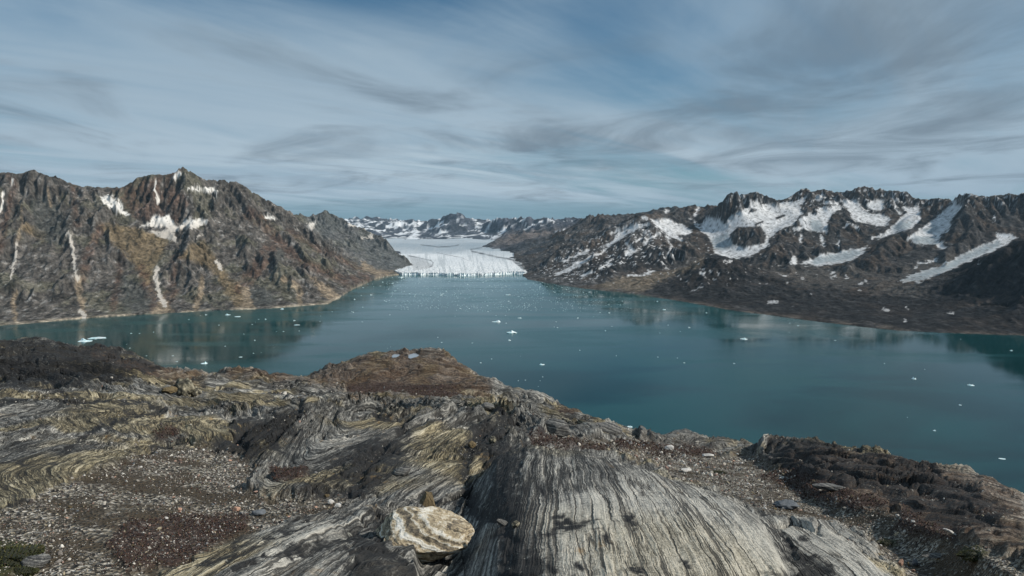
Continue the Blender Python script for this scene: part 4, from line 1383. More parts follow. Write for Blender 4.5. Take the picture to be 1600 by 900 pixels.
layers = [
    # brown rock dome
    Layer([(455, 606, 41, 616, 35), (470, 599, 43, 614, 35), (490, 581, 44, 612, 35.5), (520, 566, 45, 612, 36), (560, 556, 45, 612, 36), (600, 552.5, 45, 614, 36), (640, 550, 45, 614, 36),
           (670, 550, 45, 614, 36), (690, 553, 45, 613, 36), (712, 563, 44.5, 612, 36), (730, 576, 44, 612, 36), (750, 588, 43, 611, 36), (765, 599, 42, 611, 36), (785, 612, 41, 622, 36)], 1.15, 1.0),
    # small hump left of it
    Layer([(330, 588, 38, 596, 34), (345, 577, 38, 596, 34), (360, 573, 38, 598, 34), (380, 574.5, 38, 600, 34), (400, 579, 38, 600, 34), (420, 586, 38, 602, 34), (440, 592, 38, 604, 34), (466, 597, 38, 606, 34), (480, 606, 38, 612, 34)], 1.1, 1.0),
    # hump on the right part of the skyline
    Layer([(1005, 684, 27, 692, 23.5), (1022, 681, 27, 694, 23.5), (1040, 679, 27, 697, 23), (1058, 672, 27, 699, 23), (1078, 669, 27, 700, 23), (1098, 677, 27, 703, 23), (1115, 686, 27, 706, 23), (1150, 696, 26, 712, 22.5), (1190, 705, 25, 718, 22), (1210, 716, 24, 726, 21)], 1.1, 1.0),
    # grey lumps under the skyline, centre right
    Layer([(775, 652, 19.5, 684, 15.5), (800, 654, 19, 688, 15.3), (830, 655, 19, 690, 15.3), (870, 657, 19, 692, 15.4), (905, 660, 19, 692, 15.4), (940, 668, 19, 694, 15.6), (972, 678, 18.5, 697, 15.7), (998, 692, 18, 702, 16)], 0.85, 1.4),
    # dark mound at right
    Layer([(1170, 742, 20.5, 752, 18), (1190, 716, 21.2, 726, 19), (1203, 696, 21.4, 722, 18.5), (1218, 687, 21.2, 730, 16.5), (1240, 685.5, 20.5, 744, 14.5), (1290, 687, 18.5, 772, 11), (1340, 699, 17, 788, 9.6), (1400, 709, 15.5, 803, 8.7),
           (1460, 727, 13.5, 822, 7.6), (1500, 736, 12.5, 840, 6.9), (1535, 742, 11.8, 855, 6.3), (1560, 749, 11, 868, 5.9), (1600, 766, 10.2, 888, 5.3), (1700, 806, 8.6, 930, 4.4), (1850, 870, 6.8, 1020, 3.4), (2020, 960, 5.2, 1150, 2.6)], 1.05, 0.8),
    # the banded ridge in the middle distance on the left of centre
    Layer([(300, 690, 13, 720, 10.8), (345, 668, 14, 716, 10.8), (380, 652, 15, 712, 10.8), (440, 641, 15.6, 706, 10.8), (500, 645, 15.5, 706, 10.6), (560, 650, 15.4, 708, 10.4), (620, 647, 15.4, 712, 10), (700, 644, 15.2, 716, 9.6),
           (740, 645, 15, 718, 9.5), (775, 652, 14, 716, 9.6), (800, 668, 12.5, 720, 9.4), (815, 690, 11, 730, 9)], 1.0, 0.9),
    # great striped slab
    Layer([(700, 800, 7.0, 960, 3.9), (745, 752, 7.9, 930, 3.8), (775, 718, 8.4, 900, 3.7), (795, 706, 8.5, 900, 3.6), (820, 699, 8.6, 900, 3.5), (870, 700, 8.2, 900, 3.4), (930, 708, 7.5, 900, 3.36), (980, 724, 6.8, 900, 3.34), (1040, 744, 6.1, 900, 3.32),
           (1100, 764, 5.5, 900, 3.34), (1160, 785, 4.95, 900, 3.4), (1198, 806, 4.6, 900, 3.5), (1212, 822, 4.4, 902, 3.5), (1226, 848, 4.15, 906, 3.45), (1240, 874, 3.95, 920, 3.35), (1258, 905, 3.75, 960, 3.2), (1290, 1000, 3.2, 1100, 2.7)], 1.3, 1.3),
    # blue-grey slab beside it
    Layer([(1185, 818, 5.65, 905, 4.3), (1205, 811, 5.6, 900, 4.25), (1250, 812, 5.5, 900, 4.2), (1300, 819, 5.25, 905, 4.1), (1330, 833, 5.0, 912, 4.0), (1355, 852, 4.75, 920, 3.9), (1385, 880, 4.4, 940, 3.7), (1408, 903, 4.15, 960, 3.5), (1440, 950, 3.6, 1020, 3.0)], 1.2, 1.3),
    # pale streaked slab at the bottom left
    Layer([(205, 935, 3.7, 1000, 3.0), (240, 905, 3.95, 990, 3.0), (300, 877, 4.25, 980, 3.0), (350, 854, 4.55, 970, 3.0), (400, 833, 4.9, 970, 3.0), (450, 820, 5.2, 970, 3.0), (500, 811, 5.4, 970, 3.0), (560, 800, 5.7, 970, 3.0), (600, 806, 5.6, 970, 3.0), (640, 830, 5.1, 980, 3.0)], 1.15, 1.0),
]


def base_height(U, Y):
    """relative to the camera"""
    yc = np.interp(U, YC_U, YC_V)
    sk = np.interp(U, SKY_U, SKY_V)
    K = np.interp(U, K_U, K_V)
    uu = np.arange(-900, 2500, 4.0)
    ker = np.exp(-(np.arange(-90, 91) * 4.0 / 110.0) ** 2)
    sks = np.convolve(np.pad(np.interp(uu, SKY_U, SKY_V), 90, mode='edge'), ker / ker.sum(), 'valid')
    sm_ = np.interp(U, uu, sks)
    A = sm_ + (sk - sm_) * ss(Y / yc, 0.30, 0.95) - K / yc
    Yn = np.minimum(Y, yc)
    py = A + K / np.maximum(Yn, 1.9)
    z = ray(U, py)[1] * Y
    z = np.where(Y < 1.9, ray(U, A + K / 1.9)[1] * 1.9 + 0 * Y, z)
    o = np.clip(Y - yc, 0, None)
    z = z - 0.52 * o * o / (o + 0.25 * yc)
    who = np.zeros(U.shape, int)
    best = z.copy()
    for i, L_ in enumerate(layers):
        zl = np.where(Y > 2.2, L_.z(U, np.maximum(Y, 2.2)), -1e3)
        k_ = 0.02 * Y
        h = np.clip(0.5 + 0.5 * (zl - z) / k_, 0, 1)
        zn = z * (1 - h) + zl * h + k_ * h * (1 - h)
        who = np.where(zl > best, i + 1, who)
        best = np.maximum(best, zl)
        z = zn
    return z, who


fv = np.concatenate([np.exp(np.linspace(math.log(1.2), math.log(3.0), 26))[:-1],
                     np.exp(np.linspace(math.log(3.0), math.log(62), 520)),
                     np.exp(np.linspace(math.log(64), math.log(1150), 95))])
NV = len(fv)
U, Y = np.meshgrid(fu, fv)
X = (U - 800) / F / CP * Y * 0.995
Z, WHO = base_height(U, Y)
PX, PY = project(X, Y, Z + HC)
BX, BY = PX.copy(), PY.copy()                    # smooth photo coordinates of the unroughened rock

# ---- foliation: bands that run away from the viewer and fold on the left
wl = ss(X + 0.12 * Y, -1.6, -3.6)                     # fold weight, left side
w1 = fbm(X / 3.2, Y / 4.5, 3, 501)
w2 = fbm(X / 1.1 + 7, Y / 2.0, 3, 503)
w3 = fbm(X / 6.5, Y / 5.5, 2, 505)
farw = ss(Y, 16, 26)
slabw = (WHO == 7) * 1.0
S1 = X - 0.05 * Y + 0.012 * w2 + 0.055 * w1
S2 = 0.75 * X + 0.36 * Y + 0.62 * w3 + (0.15 + 0.22 * ss(Y, 8, 14)) * w1 + (0.05 + 0.08 * ss(Y, 8, 14)) * w2 + 0.3 * Z
S3 = 0.16 * X + 0.55 * Y + 1.4 * Z + 1.2 * w3 + 0.3 * w1
S4 = X - 0.12 * Y + 0.20 * w1 + 0.07 * w2 + 0.2 * Z
SSl = S1 * slabw + (1 - slabw) * S4
S = SSl * (1 - wl) + S2 * wl
rgt_ = (WHO == 5) * 1.0
S = S * (1 - rgt_) + rgt_ * (0.55 * X + 0.45 * Y + 1.3 * Z + 0.5 * w1 + 0.25 * w2)
S = S * (1 - farw) + S3 * farw
T_ = Y * 0.22 - 0.12 * X + 0.2 * w1              # slow coordinate along the bands

NRM = np.sqrt(1e-12 + np.gradient(S, axis=1) ** 2 / (np.gradient(X, axis=1) ** 2)) + 0.2


def bands(f, seed, along=1.0):
    return perlin(S * f, T_ * along, seed)


# ---- where loose ground lies instead of rock
def P_(pts):
    return ('p', pts)


mw1 = 7 * fbm(BX / 34, BY / 16, 4, 511, 0.6)
mw2 = 5 * fbm(BX / 34, BY / 16, 4, 513, 0.6)
gravel = masked(BX + mw1, BY + mw2, [
    P_([(-400, 900), (-200, 830), (0, 800), (55, 775), (150, 735), (200, 712), (260, 698), (330, 704), (395, 722), (400, 745), (370, 768), (440, 776), (520, 770), (548, 780), (535, 795), (450, 815), (385, 835), (320, 865), (240, 905), (150, 1000), (-400, 1100)]),
    P_([(850, 692), (960, 686), (1050, 694), (1190, 716), (1240, 745), (1300, 774), (1400, 803), (1500, 842), (1600, 885), (1700, 960), (1500, 1000), (1420, 905), (1345, 838), (1290, 815), (1210, 806), (1150, 778), (1050, 742), (960, 708), (880, 698)]),
    P_([(735, 790), (785, 800), (800, 838), (745, 850)]),
    P_([(560, 872), (640, 880), (640, 900), (560, 900)]),
], 5)
gravel *= 1 - ((WHO == 7) | (WHO == 8)) * 1.0
gravel *= 1 - (WHO == 9) * 0.85
heath = masked(BX + 0.8 * mw1, BY + 0.8 * mw2, [
    P_([(165, 850), (205, 815), (300, 804), (388, 806), (385, 825), (345, 850), (270, 888), (200, 895)]),
    P_([(960, 690), (1010, 693), (1110, 700), (1120, 712), (1040, 712), (970, 703)]),
    P_([(820, 685), (880, 688), (960, 700), (940, 706), (840, 697)]),
    P_([(540, 606), (600, 600), (700, 608), (735, 618), (700, 628), (600, 622), (540, 618)]),
    P_([(860, 640), (900, 640), (905, 648), (870, 650)]),
    P_([(420, 735), (480, 725), (480, 745), (430, 750)]),
    P_([(1225, 735), (1300, 760), (1390, 790), (1330, 800), (1250, 775), (1190, 745)]),
    P_([(1410, 800), (1500, 835), (1490, 850), (1400, 830)]),
    P_([(240, 674), (285, 672), (280, 684), (245, 686)]),
], 5)
moss = masked(BX + mw1, BY + mw2, [P_([(-200, 850), (0, 848), (45, 852), (70, 862), (40, 880), (20, 905), (-200, 980)]),
                                   P_([(1375, 842), (1400, 845), (1398, 856), (1372, 852)]), P_([(1500, 858), (1530, 856), (1548, 868), (1520, 874), (1498, 868)])], 4)
loose = np.clip(gravel + heath + moss, 0, 1)
rock = 1 - loose

# ---- relief
zr = np.zeros_like(Z)
sc_ = np.clip(Y / 9.0, 0.7, 3.2)
lowf = np.clip(rock + 0.3, 0, 1)
zr += 0.050 * sc_ * lowf * fbm(X / (1.3 * 1.8) + 3, Y / (2.6 * 1.8), 3, 521) * (1 - 0.55 * slabw)
blk = ss(Y, 11, 20) * rock
zr += 0.16 * blk * (1 - 0.6 * (WHO == 5)) * (ridged(S / 2.2, T_ * 1.3, 3, 523) - 0.8)
zr += 0.30 * ss(Y, 26, 36) * fbm(X / 5, Y / 6, 4, 525, 0.55)
# ribs along the bands
rib = np.zeros_like(Z)
rib += 0.030 * bands(3.1, 531, 1.2) + 0.014 * bands(8.0, 533, 2.2)
rib += 0.008 * (1 - 1.8 * np.abs(bands(19.0, 535, 4.0)))
rib += 0.004 * (1 - 1.8 * np.abs(bands(42.0, 537, 9.0)))
ribw = rock * np.clip(Y / 6.5, 0.75, 4.0) * (1 - 0.35 * slabw) * (1 - 0.6 * (WHO == 8))
zr += rib * ribw
smooth = masked(BX + mw1, BY + mw2, [P_([(440, 700), (600, 655), (630, 665), (560, 750), (400, 775)]), P_([(600, 710), (700, 655), (770, 655), (730, 760), (600, 790)]),
                                     P_([(-100, 610), (120, 600), (330, 625), (340, 670), (200, 715), (0, 780), (-100, 800)])], 14)
# ledges: beds that weather out with one sharp side
sv = S * 1.45 + 0.5 * perlin(S * 0.6, T_ * 0.7, 538)
fr = sv - np.floor(sv)
hb = perlin(np.floor(sv) * 0.77 + 0.3, T_ * 0.8, 539)
led = (fr * (1 - ss(fr, 0.86, 1.0))) * (0.6 + 1.2 * hb)
sv2 = S * 5.1 + 0.6 * perlin(S * 1.6, T_ * 1.7, 540)
fr2 = sv2 - np.floor(sv2)
led2 = (fr2 * (1 - ss(fr2, 0.8, 1.0))) * (0.6 + 1.2 * perlin(np.floor(sv2) * 0.77 + 0.3, T_ * 2.4, 542))
zr += rock * (1 - 0.45 * smooth) * (0.105 * led + 0.034 * led2) * np.clip(Y / 7, 0.7, 3.2) * (1 - 0.82 * slabw) * (1 - 0.6 * (WHO == 8))
# fractured blocks
fw = ss(fbm(X / 2.1 + 17, Y / 3.2, 3, 545, 0.6) + 0.25 * (np.abs(BX - 770) < 60), 0.0, 0.35) * rock * (1 - 0.85 * smooth)
_, gap, cid = worley(S * 3.2 + 0.2 * w2, T_ * 6.0 + 0.3 * w1, 3)
_, gap2, cid2 = worley(S * 9.0, T_ * 15.0, 5)
zr += fw * np.clip(Y / 7, 0.7, 3.0) * (1 - 0.93 * slabw) * (0.085 * (cid - 0.5) - 0.05 * (1 - ss(gap, 0, 0.14)) + 0.028 * (cid2 - 0.5))
jnt = np.zeros_like(Z)
jx = T_ * 2.3 + 0.35 * perlin(S * 1.2, T_ * 2, 547)
jf = np.abs((jx - np.floor(jx)) - 0.5)
jnt = (1 - ss(jf, 0.0, 0.018)) * ss(perlin(S * 0.9, np.floor(jx) * 3.3, 548), 0.05, 0.3) * rock
zr -= 0.028 * jnt * np.clip(Y / 7, 0.7, 2)
# pitted, blocky rock between the smooth ribs
pit = ss(fbm(X / 1.6 + 9, Y / 2.6, 3, 541), 0.08, 0.5) * rock
zr -= 0.05 * pit * np.clip(ridged(X / 0.22 + w1, Y / 0.30, 3, 543) - 0.5, 0, 1.5) * np.clip(Y / 7, 0.8, 2.5) * (1 - 0.75 * slabw)

# crevices given by where they run in the photo
CRV = [([(636, 662), (628, 680), (606, 700), (580, 722), (560, 752), (520, 768), (470, 778), (420, 780)], 0.30, 7),
       ([(470, 640), (455, 648), (420, 654), (385, 668), (372, 690), (388, 704)], 0.30, 8),
       ([(385, 668), (340, 700), (330, 720)], 0.18, 6),
       ([(585, 652), (605, 655), (622, 660)], 0.15, 4),
       ([(560, 712), (520, 728), (480, 742), (450, 752)], 0.14, 5),
       ([(790, 660), (770, 672), (745, 690), (730, 712), (728, 745), (735, 780)], 0.16, 9),
       ([(735, 780), (745, 800), (790, 815), (800, 850), (790, 900)], 0.12, 8),
       ([(590, 815), (596, 860), (640, 885), (600, 905)], 0.10, 7),
       ([(0, 792), (90, 772), (150, 745), (200, 722), (240, 700), (290, 690)], 0.10, 3.5),
       ([(0, 640), (90, 622), (180, 632), (260, 640)], 0.06, 3),
       ([(105, 700), (150, 672), (220, 650), (320, 640)], 0.07, 3),
       ([(1245, 872), (1235, 850), (1222, 835)], 0.16, 5), ([(1232, 865), (1262, 880), (1290, 902)], 0.16, 7),
       ([(1210, 700), (1240, 712), (1290, 740), (1340, 752)], 0.15, 5), ([(1300, 700), (1380, 716), (1450, 742), (1530, 780)], 0.12, 4),
       ([(1380, 760), (1440, 775), (1500, 800), (1560, 828), (1600, 842)], 0.16, 6),
       ([(820, 700), (812, 730), (800, 760)], 0.05, 5), ([(560, 830), (500, 850), (420, 880), (360, 905)], 0.07, 5), ([(480, 822), (420, 846), (340, 890)], 0.05, 3)]
crv = np.zeros_like(Z)
for pts, dep, wd in CRV:
    pad = 30
    xs, ys = [p[0] for p in pts], [p[1] for p in pts]
    sel = (BX > min(xs) - pad) & (BX < max(xs) + pad) & (BY > min(ys) - pad) & (BY < max(ys) + pad) & (Y < 60)
    sd = line_sd(BX[sel] + 0.9 * mw1[sel], (BY[sel] + 0.9 * mw2[sel]), pts, 0.0)
    g_ = np.exp(-(sd / wd) ** 2)
    zr[sel] -= 0.42 * dep * g_ * np.clip(Y[sel] / 9, 0.5, 1.6) * (0.6 + 0.5 * np.clip(w2[sel] + 0.3, 0, 1.2))
    crv[sel] = np.maximum(crv[sel], g_)
# loose ground: gentle hummocks and grain
zr += loose * (0.020 * fbm(X / 0.5, Y / 0.5, 3, 551) + 0.006 * fbm(X / 0.07, Y / 0.07, 2, 553) * ss(Y, 14, 8))
zr += heath * np.clip(Y / 9, 0.5, 2) * (0.035 + 0.03 * fbm(X / 0.3, Y / 0.3, 3, 555)) + moss * 0.04
zr += 0.0035 * np.clip(Y / 4, 1, 4) * rock * fbm(X / 0.045, Y / 0.06, 3, 557) * ss(Y, 40, 20)
zr *= 1 - 0.30 * (WHO == 1) - 0.35 * (WHO == 3)
slope_f = ss(Y, 62, 90)
zr = zr * (1 - slope_f) + slope_f * 6 * fbm(X / 40, Y / 40, 4, 561)
SKM = ss(Y, 1.5, 2.5)
Z = Z + zr * SKM

# shallow dips for the rain pools on top of the dome
POOLS = []
for _px, _wp in ((616, 10), (643, 14)):
    _u = int(np.argmin(np.abs(fu - _px)))
    _v = int(np.argmin(np.abs(fv - 43.6)))
    x0, y0 = X[_v, _u], Y[_v, _u]
    r_ = _wp / F * y0 / 2
    d_ = np.hypot((X - x0) / r_, (Y - y0) / (r_ * 2.6))
    lev = float(np.median(Z[d_ < 1.0])) if (d_ < 1.0).any() else float(Z[_v, _u])
    wgt = 1 - ss(d_, 1.0, 1.7)
    Z = Z * (1 - wgt) + (lev - 0.03) * wgt
    POOLS.append((float(x0), float(y0), lev + 0.0 + HC, float(r_)))

# ---- colour classes kept as numbers on the rock
yel = ss(fbm(X / 1.9 + 31, Y / 3.6, 3, 571) + 0.35 * ss(BX, 520, 300) * ss(BY, 580, 620), 0.0, 0.5) * (1 - 0.55 * slabw)
lightm = masked(BX + 2 * mw1, BY + mw2, [P_([(850, 790), (1000, 740), (1100, 765), (1195, 806), (1225, 850), (1260, 905), (1000, 960), (850, 960)]),
                                         P_([(1205, 812), (1300, 818), (1360, 850), (1420, 905), (1260, 960)]),
                                         P_([(240, 905), (400, 835), (520, 815), (540, 850), (440, 905)]),
                                         P_([(1500, 742), (1600, 765), (1700, 800), (1700, 870), (1570, 800)])], 22)  # pale rock, and sunlight on slab and mound put into the colour
darkm = masked(BX + 2 * mw1, BY + 2 * mw2, [P_([(370, 660), (470, 640), (460, 690), (400, 720), (340, 740), (330, 700)]),
                                           P_([(560, 700), (640, 690), (620, 730), (580, 770), (480, 790), (420, 790), (540, 750)]),
                                           P_([(735, 660), (800, 660), (790, 720), (760, 730), (740, 700)]),
                                           P_([(775, 720), (800, 705), (815, 800), (790, 860), (760, 800)]),
                                           P_([(1200, 690), (1290, 690), (1350, 760), (1290, 770), (1200, 720)]),
                                           P_([(1310, 720), (1420, 720), (1560, 800), (1600, 850), (1500, 830), (1400, 790)]),
                                           P_([(0, 535), (180, 550), (260, 585), (200, 600), (0, 605)]),
                                           P_([(1240, 865), (1262, 870), (1300, 900), (1250, 900)]),
                                           P_([(560, 840), (600, 850), (600, 900), (540, 900)]), P_([(800, 870), (850, 880), (830, 905), (780, 905)])], 14)
blots = masked(BX + mw1, BY + mw2, [('l', [(880, 818), (897, 822)], 9), ('l', [(858, 884), (870, 888)], 7), ('l', [(902, 884), (908, 888)], 6), ('l', [(946, 838), (952, 852)], 5), ('l', [(985, 806), (988, 830)], 5),
    ('l', [(868, 806), (876, 804)], 5), ('l', [(915, 816), (922, 812)], 4), ('l', [(1060, 875), (1075, 885)], 4), ('l', [(985, 892), (1000, 898)], 6), ('l', [(1000, 760), (1003, 775)], 3), ('l', [(840, 760), (850, 772)], 6), ('l', [(1252, 842), (1262, 847)], 4)], 3)
darkm = np.clip(np.maximum(darkm, 0.9 * crv * rock) + 0.5 * jnt, 0, 1)  # black lichen, plus shade of crevices and the mound's flank painted in
brownm = masked(BX + mw1, BY + mw2, [P_([(470, 600), (520, 565), (640, 549), (700, 553), (770, 602), (760, 625), (560, 626)]), P_([(120, 545), (250, 580), (330, 590), (300, 610), (200, 590)]),
                                     P_([(340, 590), (370, 572), (470, 597), (440, 604)]), P_([(1300, 760), (1420, 790), (1440, 760), (1500, 790), (1590, 870), (1500, 850)]), P_([(1200, 690), (1600, 760), (1600, 880), (1300, 780)])], 10)

keep = np.ones((NV - 1, NU - 1), bool)
low = (Z[:-1, :-1] + HC) < -8
keep &= ~low
attrs = {'fol': S, 'along': T_, 'gravel': gravel, 'heath': heath, 'moss': moss, 'yel': yel, 'light': lightm, 'dark': darkm, 'brown': brownm, 'blot': blots}

mr, t, b = new_mat('banded_gneiss')
g = t.node('ShaderNodeNewGeometry').outputs['Position']
fol, alo = t.attr('fol'), t.attr('along')
grv, hea, mos = t.attr('gravel'), t.attr('heath'), t.attr('moss')
ye, li, da, br = t.attr('yel'), t.attr('light'), t.attr('dark'), t.attr('brown')
fine = t.noise(g, 9.0, 5, 0.65)
vf = t.noise(g, 55.0, 4, 0.7)
folw = t.math('ADD', fol, t.math('MULTIPLY', t.math('SUBTRACT', t.noise(g, 2.2, 3, 0.6), 0.5), 0.045))
folw = t.math('ADD', folw, t.math('MULTIPLY', t.math('SUBTRACT', fine, 0.5), 0.035))
b1 = t.noise(t.comb(t.math('MULTIPLY', folw, 2.6), t.math('MULTIPLY', alo, 0.9), 0.0), 1.0, 3, 0.6)
b2 = t.noise(t.comb(t.math('MULTIPLY', folw, 17.0), t.math('MULTIPLY', alo, 2.6), 2.0), 1.0, 4, 0.68)
b3 = t.noise(t.comb(t.math('MULTIPLY', folw, 75.0), t.math('MULTIPLY', alo, 9.0), 5.0), 1.0, 4, 0.7)
v = t.math('ADD', t.math('MULTIPLY', b1, 0.30), t.math('MULTIPLY', b2, 0.50))
v = t.math('ADD', v, t.math('MULTIPLY', b3, 0.60))
v = t.math('ADD', 0.70, t.math('MULTIPLY', t.math('SUBTRACT', v, 0.70), t.math('SUBTRACT', 1.12, t.math('MULTIPLY', li, 0.42))))
v = t.math('ADD', v, t.math('MULTIPLY', li, 0.115))
v = t.math('SUBTRACT', v, t.math('MULTIPLY', da, 0.15))
v = t.math('ADD', v, t.math('MULTIPLY', t.math('SUBTRACT', vf, 0.5), 0.42))
v = t.math('ADD', v, t.math('MULTIPLY', t.math('SUBTRACT', t.noise(g, 3.3, 5, 0.7), 0.5), 0.20))
v = t.math('ADD', v, t.math('MULTIPLY', t.math('SUBTRACT', fine, 0.5), 0.10))
grey = t.ramp(v, [(0.56, (0.016, 0.017, 0.018)), (0.65, (0.062, 0.063, 0.060)), (0.715, (0.15, 0.148, 0.138)), (0.775, (0.30, 0.292, 0.265)), (0.86, (0.55, 0.53, 0.47))])
gold = t.ramp(v, [(0.56, (0.020, 0.019, 0.015)), (0.65, (0.085, 0.072, 0.046)), (0.715, (0.20, 0.168, 0.102)), (0.775, (0.36, 0.31, 0.195)), (0.86, (0.60, 0.53, 0.38))])
c = t.mix(t.math('MULTIPLY', ye, 0.95), grey, gold)
# open partings between the bands
cr1 = t.noise(t.comb(t.math('MULTIPLY', folw, 6.5), t.math('MULTIPLY', alo, 0.8), 11.0), 1.0, 3, 0.55)
crk = t.math('SUBTRACT', 1.0, t.sstep(t.math('ABSOLUTE', t.math('SUBTRACT', cr1, 0.5)), 0.004, 0.022))
cr2 = t.noise(t.comb(t.math('MULTIPLY', folw, 17.0), t.math('MULTIPLY', alo, 2.6), 17.0), 1.0, 3, 0.6)
crk2 = t.math('SUBTRACT', 1.0, t.sstep(t.math('ABSOLUTE', t.math('SUBTRACT', cr2, 0.5)), 0.004, 0.030))
crk = t.math('MAXIMUM', crk, t.math('MULTIPLY', crk2, t.sstep(t.noise(g, 1.3, 3, 0.6), 0.42, 0.6)))
c = t.mix(t.math('MULTIPLY', crk, 0.8), c, (0.014, 0.013, 0.012))
# rust-yellow weathering in spots
och = t.math('MULTIPLY', t.sstep(t.noise(g, 1.7, 4, 0.65, 0.5), 0.60, 0.70), t.sstep(b2, 0.45, 0.6))
c = t.mix(t.math('MULTIPLY', och, 0.55), c, (0.30, 0.175, 0.055))
rustv = t.ramp(t.math('ADD', t.math('MULTIPLY', b2, 0.6), t.math('MULTIPLY', fine, 0.5)), [(0.42, (0.014, 0.009, 0.006)), (0.54, (0.075, 0.038, 0.018)), (0.66, (0.22, 0.155, 0.10))])
c = t.mix(t.math('MULTIPLY', br, 0.70), c, rustv)
# lichens: black crusts, spread wider over the painted crevice shade, and pale grey-green rings
lb = t.noise(g, 1.15, 6, 0.66, 0.3)
lbm = t.sstep(t.math('ADD', lb, t.math('MULTIPLY', da, 0.24)), 0.57, 0.63)
lb2 = t.sstep(t.noise(g, 5.5, 5, 0.7), 0.60, 0.66)
blackm = t.math('MAXIMUM', t.math('MULTIPLY', lbm, t.math('ADD', 0.35, t.math('MULTIPLY', t.sstep(fine, 0.40, 0.55), 0.6))), t.math('MULTIPLY', lb2, t.math('ADD', 0.3, t.math('MULTIPLY', da, 0.6))))
blackm = t.math('MAXIMUM', blackm, t.math('MULTIPLY', t.attr('blot'), t.sstep(fine, 0.36, 0.48)))
c = t.mix(blackm, c, t.mix(vf, (0.012, 0.012, 0.013), (0.030, 0.030, 0.030)))
lw = t.sstep(t.noise(g, 14.0, 4, 0.75), 0.615, 0.66)
lwm = t.math('MULTIPLY', lw, t.sstep(t.noise(g, 0.9, 3, 0.6), 0.42, 0.62))
c = t.mix(t.math('MULTIPLY', lwm, 0.75), c, (0.40, 0.40, 0.35))
# soil and grit between stones
vs = t.vor(g, 34.0, 'F1', 'Color')
vs1 = t.sep(vs)[0]
grit = t.ramp(t.math('ADD', t.math('MULTIPLY', vs1, 0.7), t.math('MULTIPLY', vf, 0.4)), [(0.25, (0.024, 0.021, 0.019)), (0.5, (0.072, 0.060, 0.045)), (0.72, (0.21, 0.185, 0.14)), (0.92, (0.55, 0.52, 0.46))])
grit = t.mix(t.sstep(t.noise(g, 1.5, 4, 0.6), 0.45, 0.6), grit, t.mix(fine, (0.024, 0.018, 0.012), (0.10, 0.075, 0.045)))
c = t.mix(grv, c, grit)
hcol = t.mix(t.noise(g, 20.0, 4, 0.7), (0.012, 0.008, 0.007), (0.070, 0.036, 0.027))
c = t.mix(t.math('MULTIPLY', hea, 0.85), c, hcol)
c = t.mix(mos, c, t.mix(t.noise(g, 25.0, 4, 0.7), (0.012, 0.014, 0.006), (0.075, 0.075, 0.022)))
t.put(b.inputs['Base Color'], c)
b.inputs['Roughness'].default_value = 0.82
b.inputs['Specular IOR Level'].default_value = 0.32
hgt = t.math('ADD', t.math('MULTIPLY', b2, 1.2), t.math('MULTIPLY', b3, 0.75))
hgt = t.math('ADD', hgt, t.math('MULTIPLY', vf, 0.35))
hgt = t.math('ADD', hgt, t.math('MULTIPLY', fine, 0.9))
hgt = t.math('SUBTRACT', hgt, t.math('MULTIPLY', lbm, 0.12))
hgt = t.math('SUBTRACT', hgt, t.math('MULTIPLY', crk, 0.75))
hgt2 = t.math('ADD', t.math('MULTIPLY', t.vor(g, 34.0, 'F1'), 1.2), t.math('MULTIPLY', fine, 1.0))
hm = t.node('ShaderNodeMix')
t.put(hm.inputs[0], grv)
t.put(hm.inputs[2], hgt)
t.put(hm.inputs[3], hgt2)
bp = t.node('ShaderNodeBump')
bp.inputs['Strength'].default_value = 0.9
bp.inputs['Distance'].default_value = 0.035
t.put(bp.inputs['Height'], hm.outputs[0])
t.t.links.new(bp.outputs[0], b.inputs['Normal'])

Wf = WHO[:-1, :-1]
regions = [('rock_dome', Wf == 1, 'brown rounded rock dome standing against the fjord left of centre'),
           ('rock_mound', Wf == 5, 'dark banded rock mound sloping down to the right edge'),
           ('rock_slab', Wf == 7, 'large pale striped gneiss slab in the lower centre right'),
           ('small_rock_slab', Wf == 8, 'blue grey whaleback slab right of the large striped slab')]
rest = np.ones_like(Wf, bool)
for nm, mk, lb_ in regions:
    rest &= ~mk
    make_obj(nm, grid_mesh(nm, X, Y, Z + HC, keep & mk, attrs), mr, 'structure', label=lb_)
make_obj('ground', grid_mesh('ground', X, Y, Z + HC, keep & rest, attrs), mr, 'structure',
         label='folded and banded bedrock slope of the near shore with gravel hollows')
# ---- looking up the ground
GZ = Z


def ground_z(x, y):
    u = np.asarray(x) / np.asarray(y) * F * CP / 0.995 + 800
    iu = (u - fu[0]) / (fu[1] - fu[0])
    iv = np.interp(y, fv, np.arange(NV))
    return bilin(GZ, iu, iv) + HC


def hit(px, py):
    """first point of the ground seen through a photo point"""
    ax, bz = ray(px, py)
    u = ax * F * CP / 0.995 + 800
    iu = (u - fu[0]) / (fu[1] - fu[0])
    colz = bilin(GZ, np.full(NV, iu), np.arange(NV))
    s_ = colz - bz * fv
    k = np.argmax(s_ > 0) if (s_ > 0).any() else NV - 1
    k = max(k, 1)
    f_ = s_[k - 1] / (s_[k - 1] - s_[k] + 1e-9)
    y = fv[k - 1] + (fv[k] - fv[k - 1]) * np.clip(f_, 0, 1)
    return ax * y, y, bz * y + HC

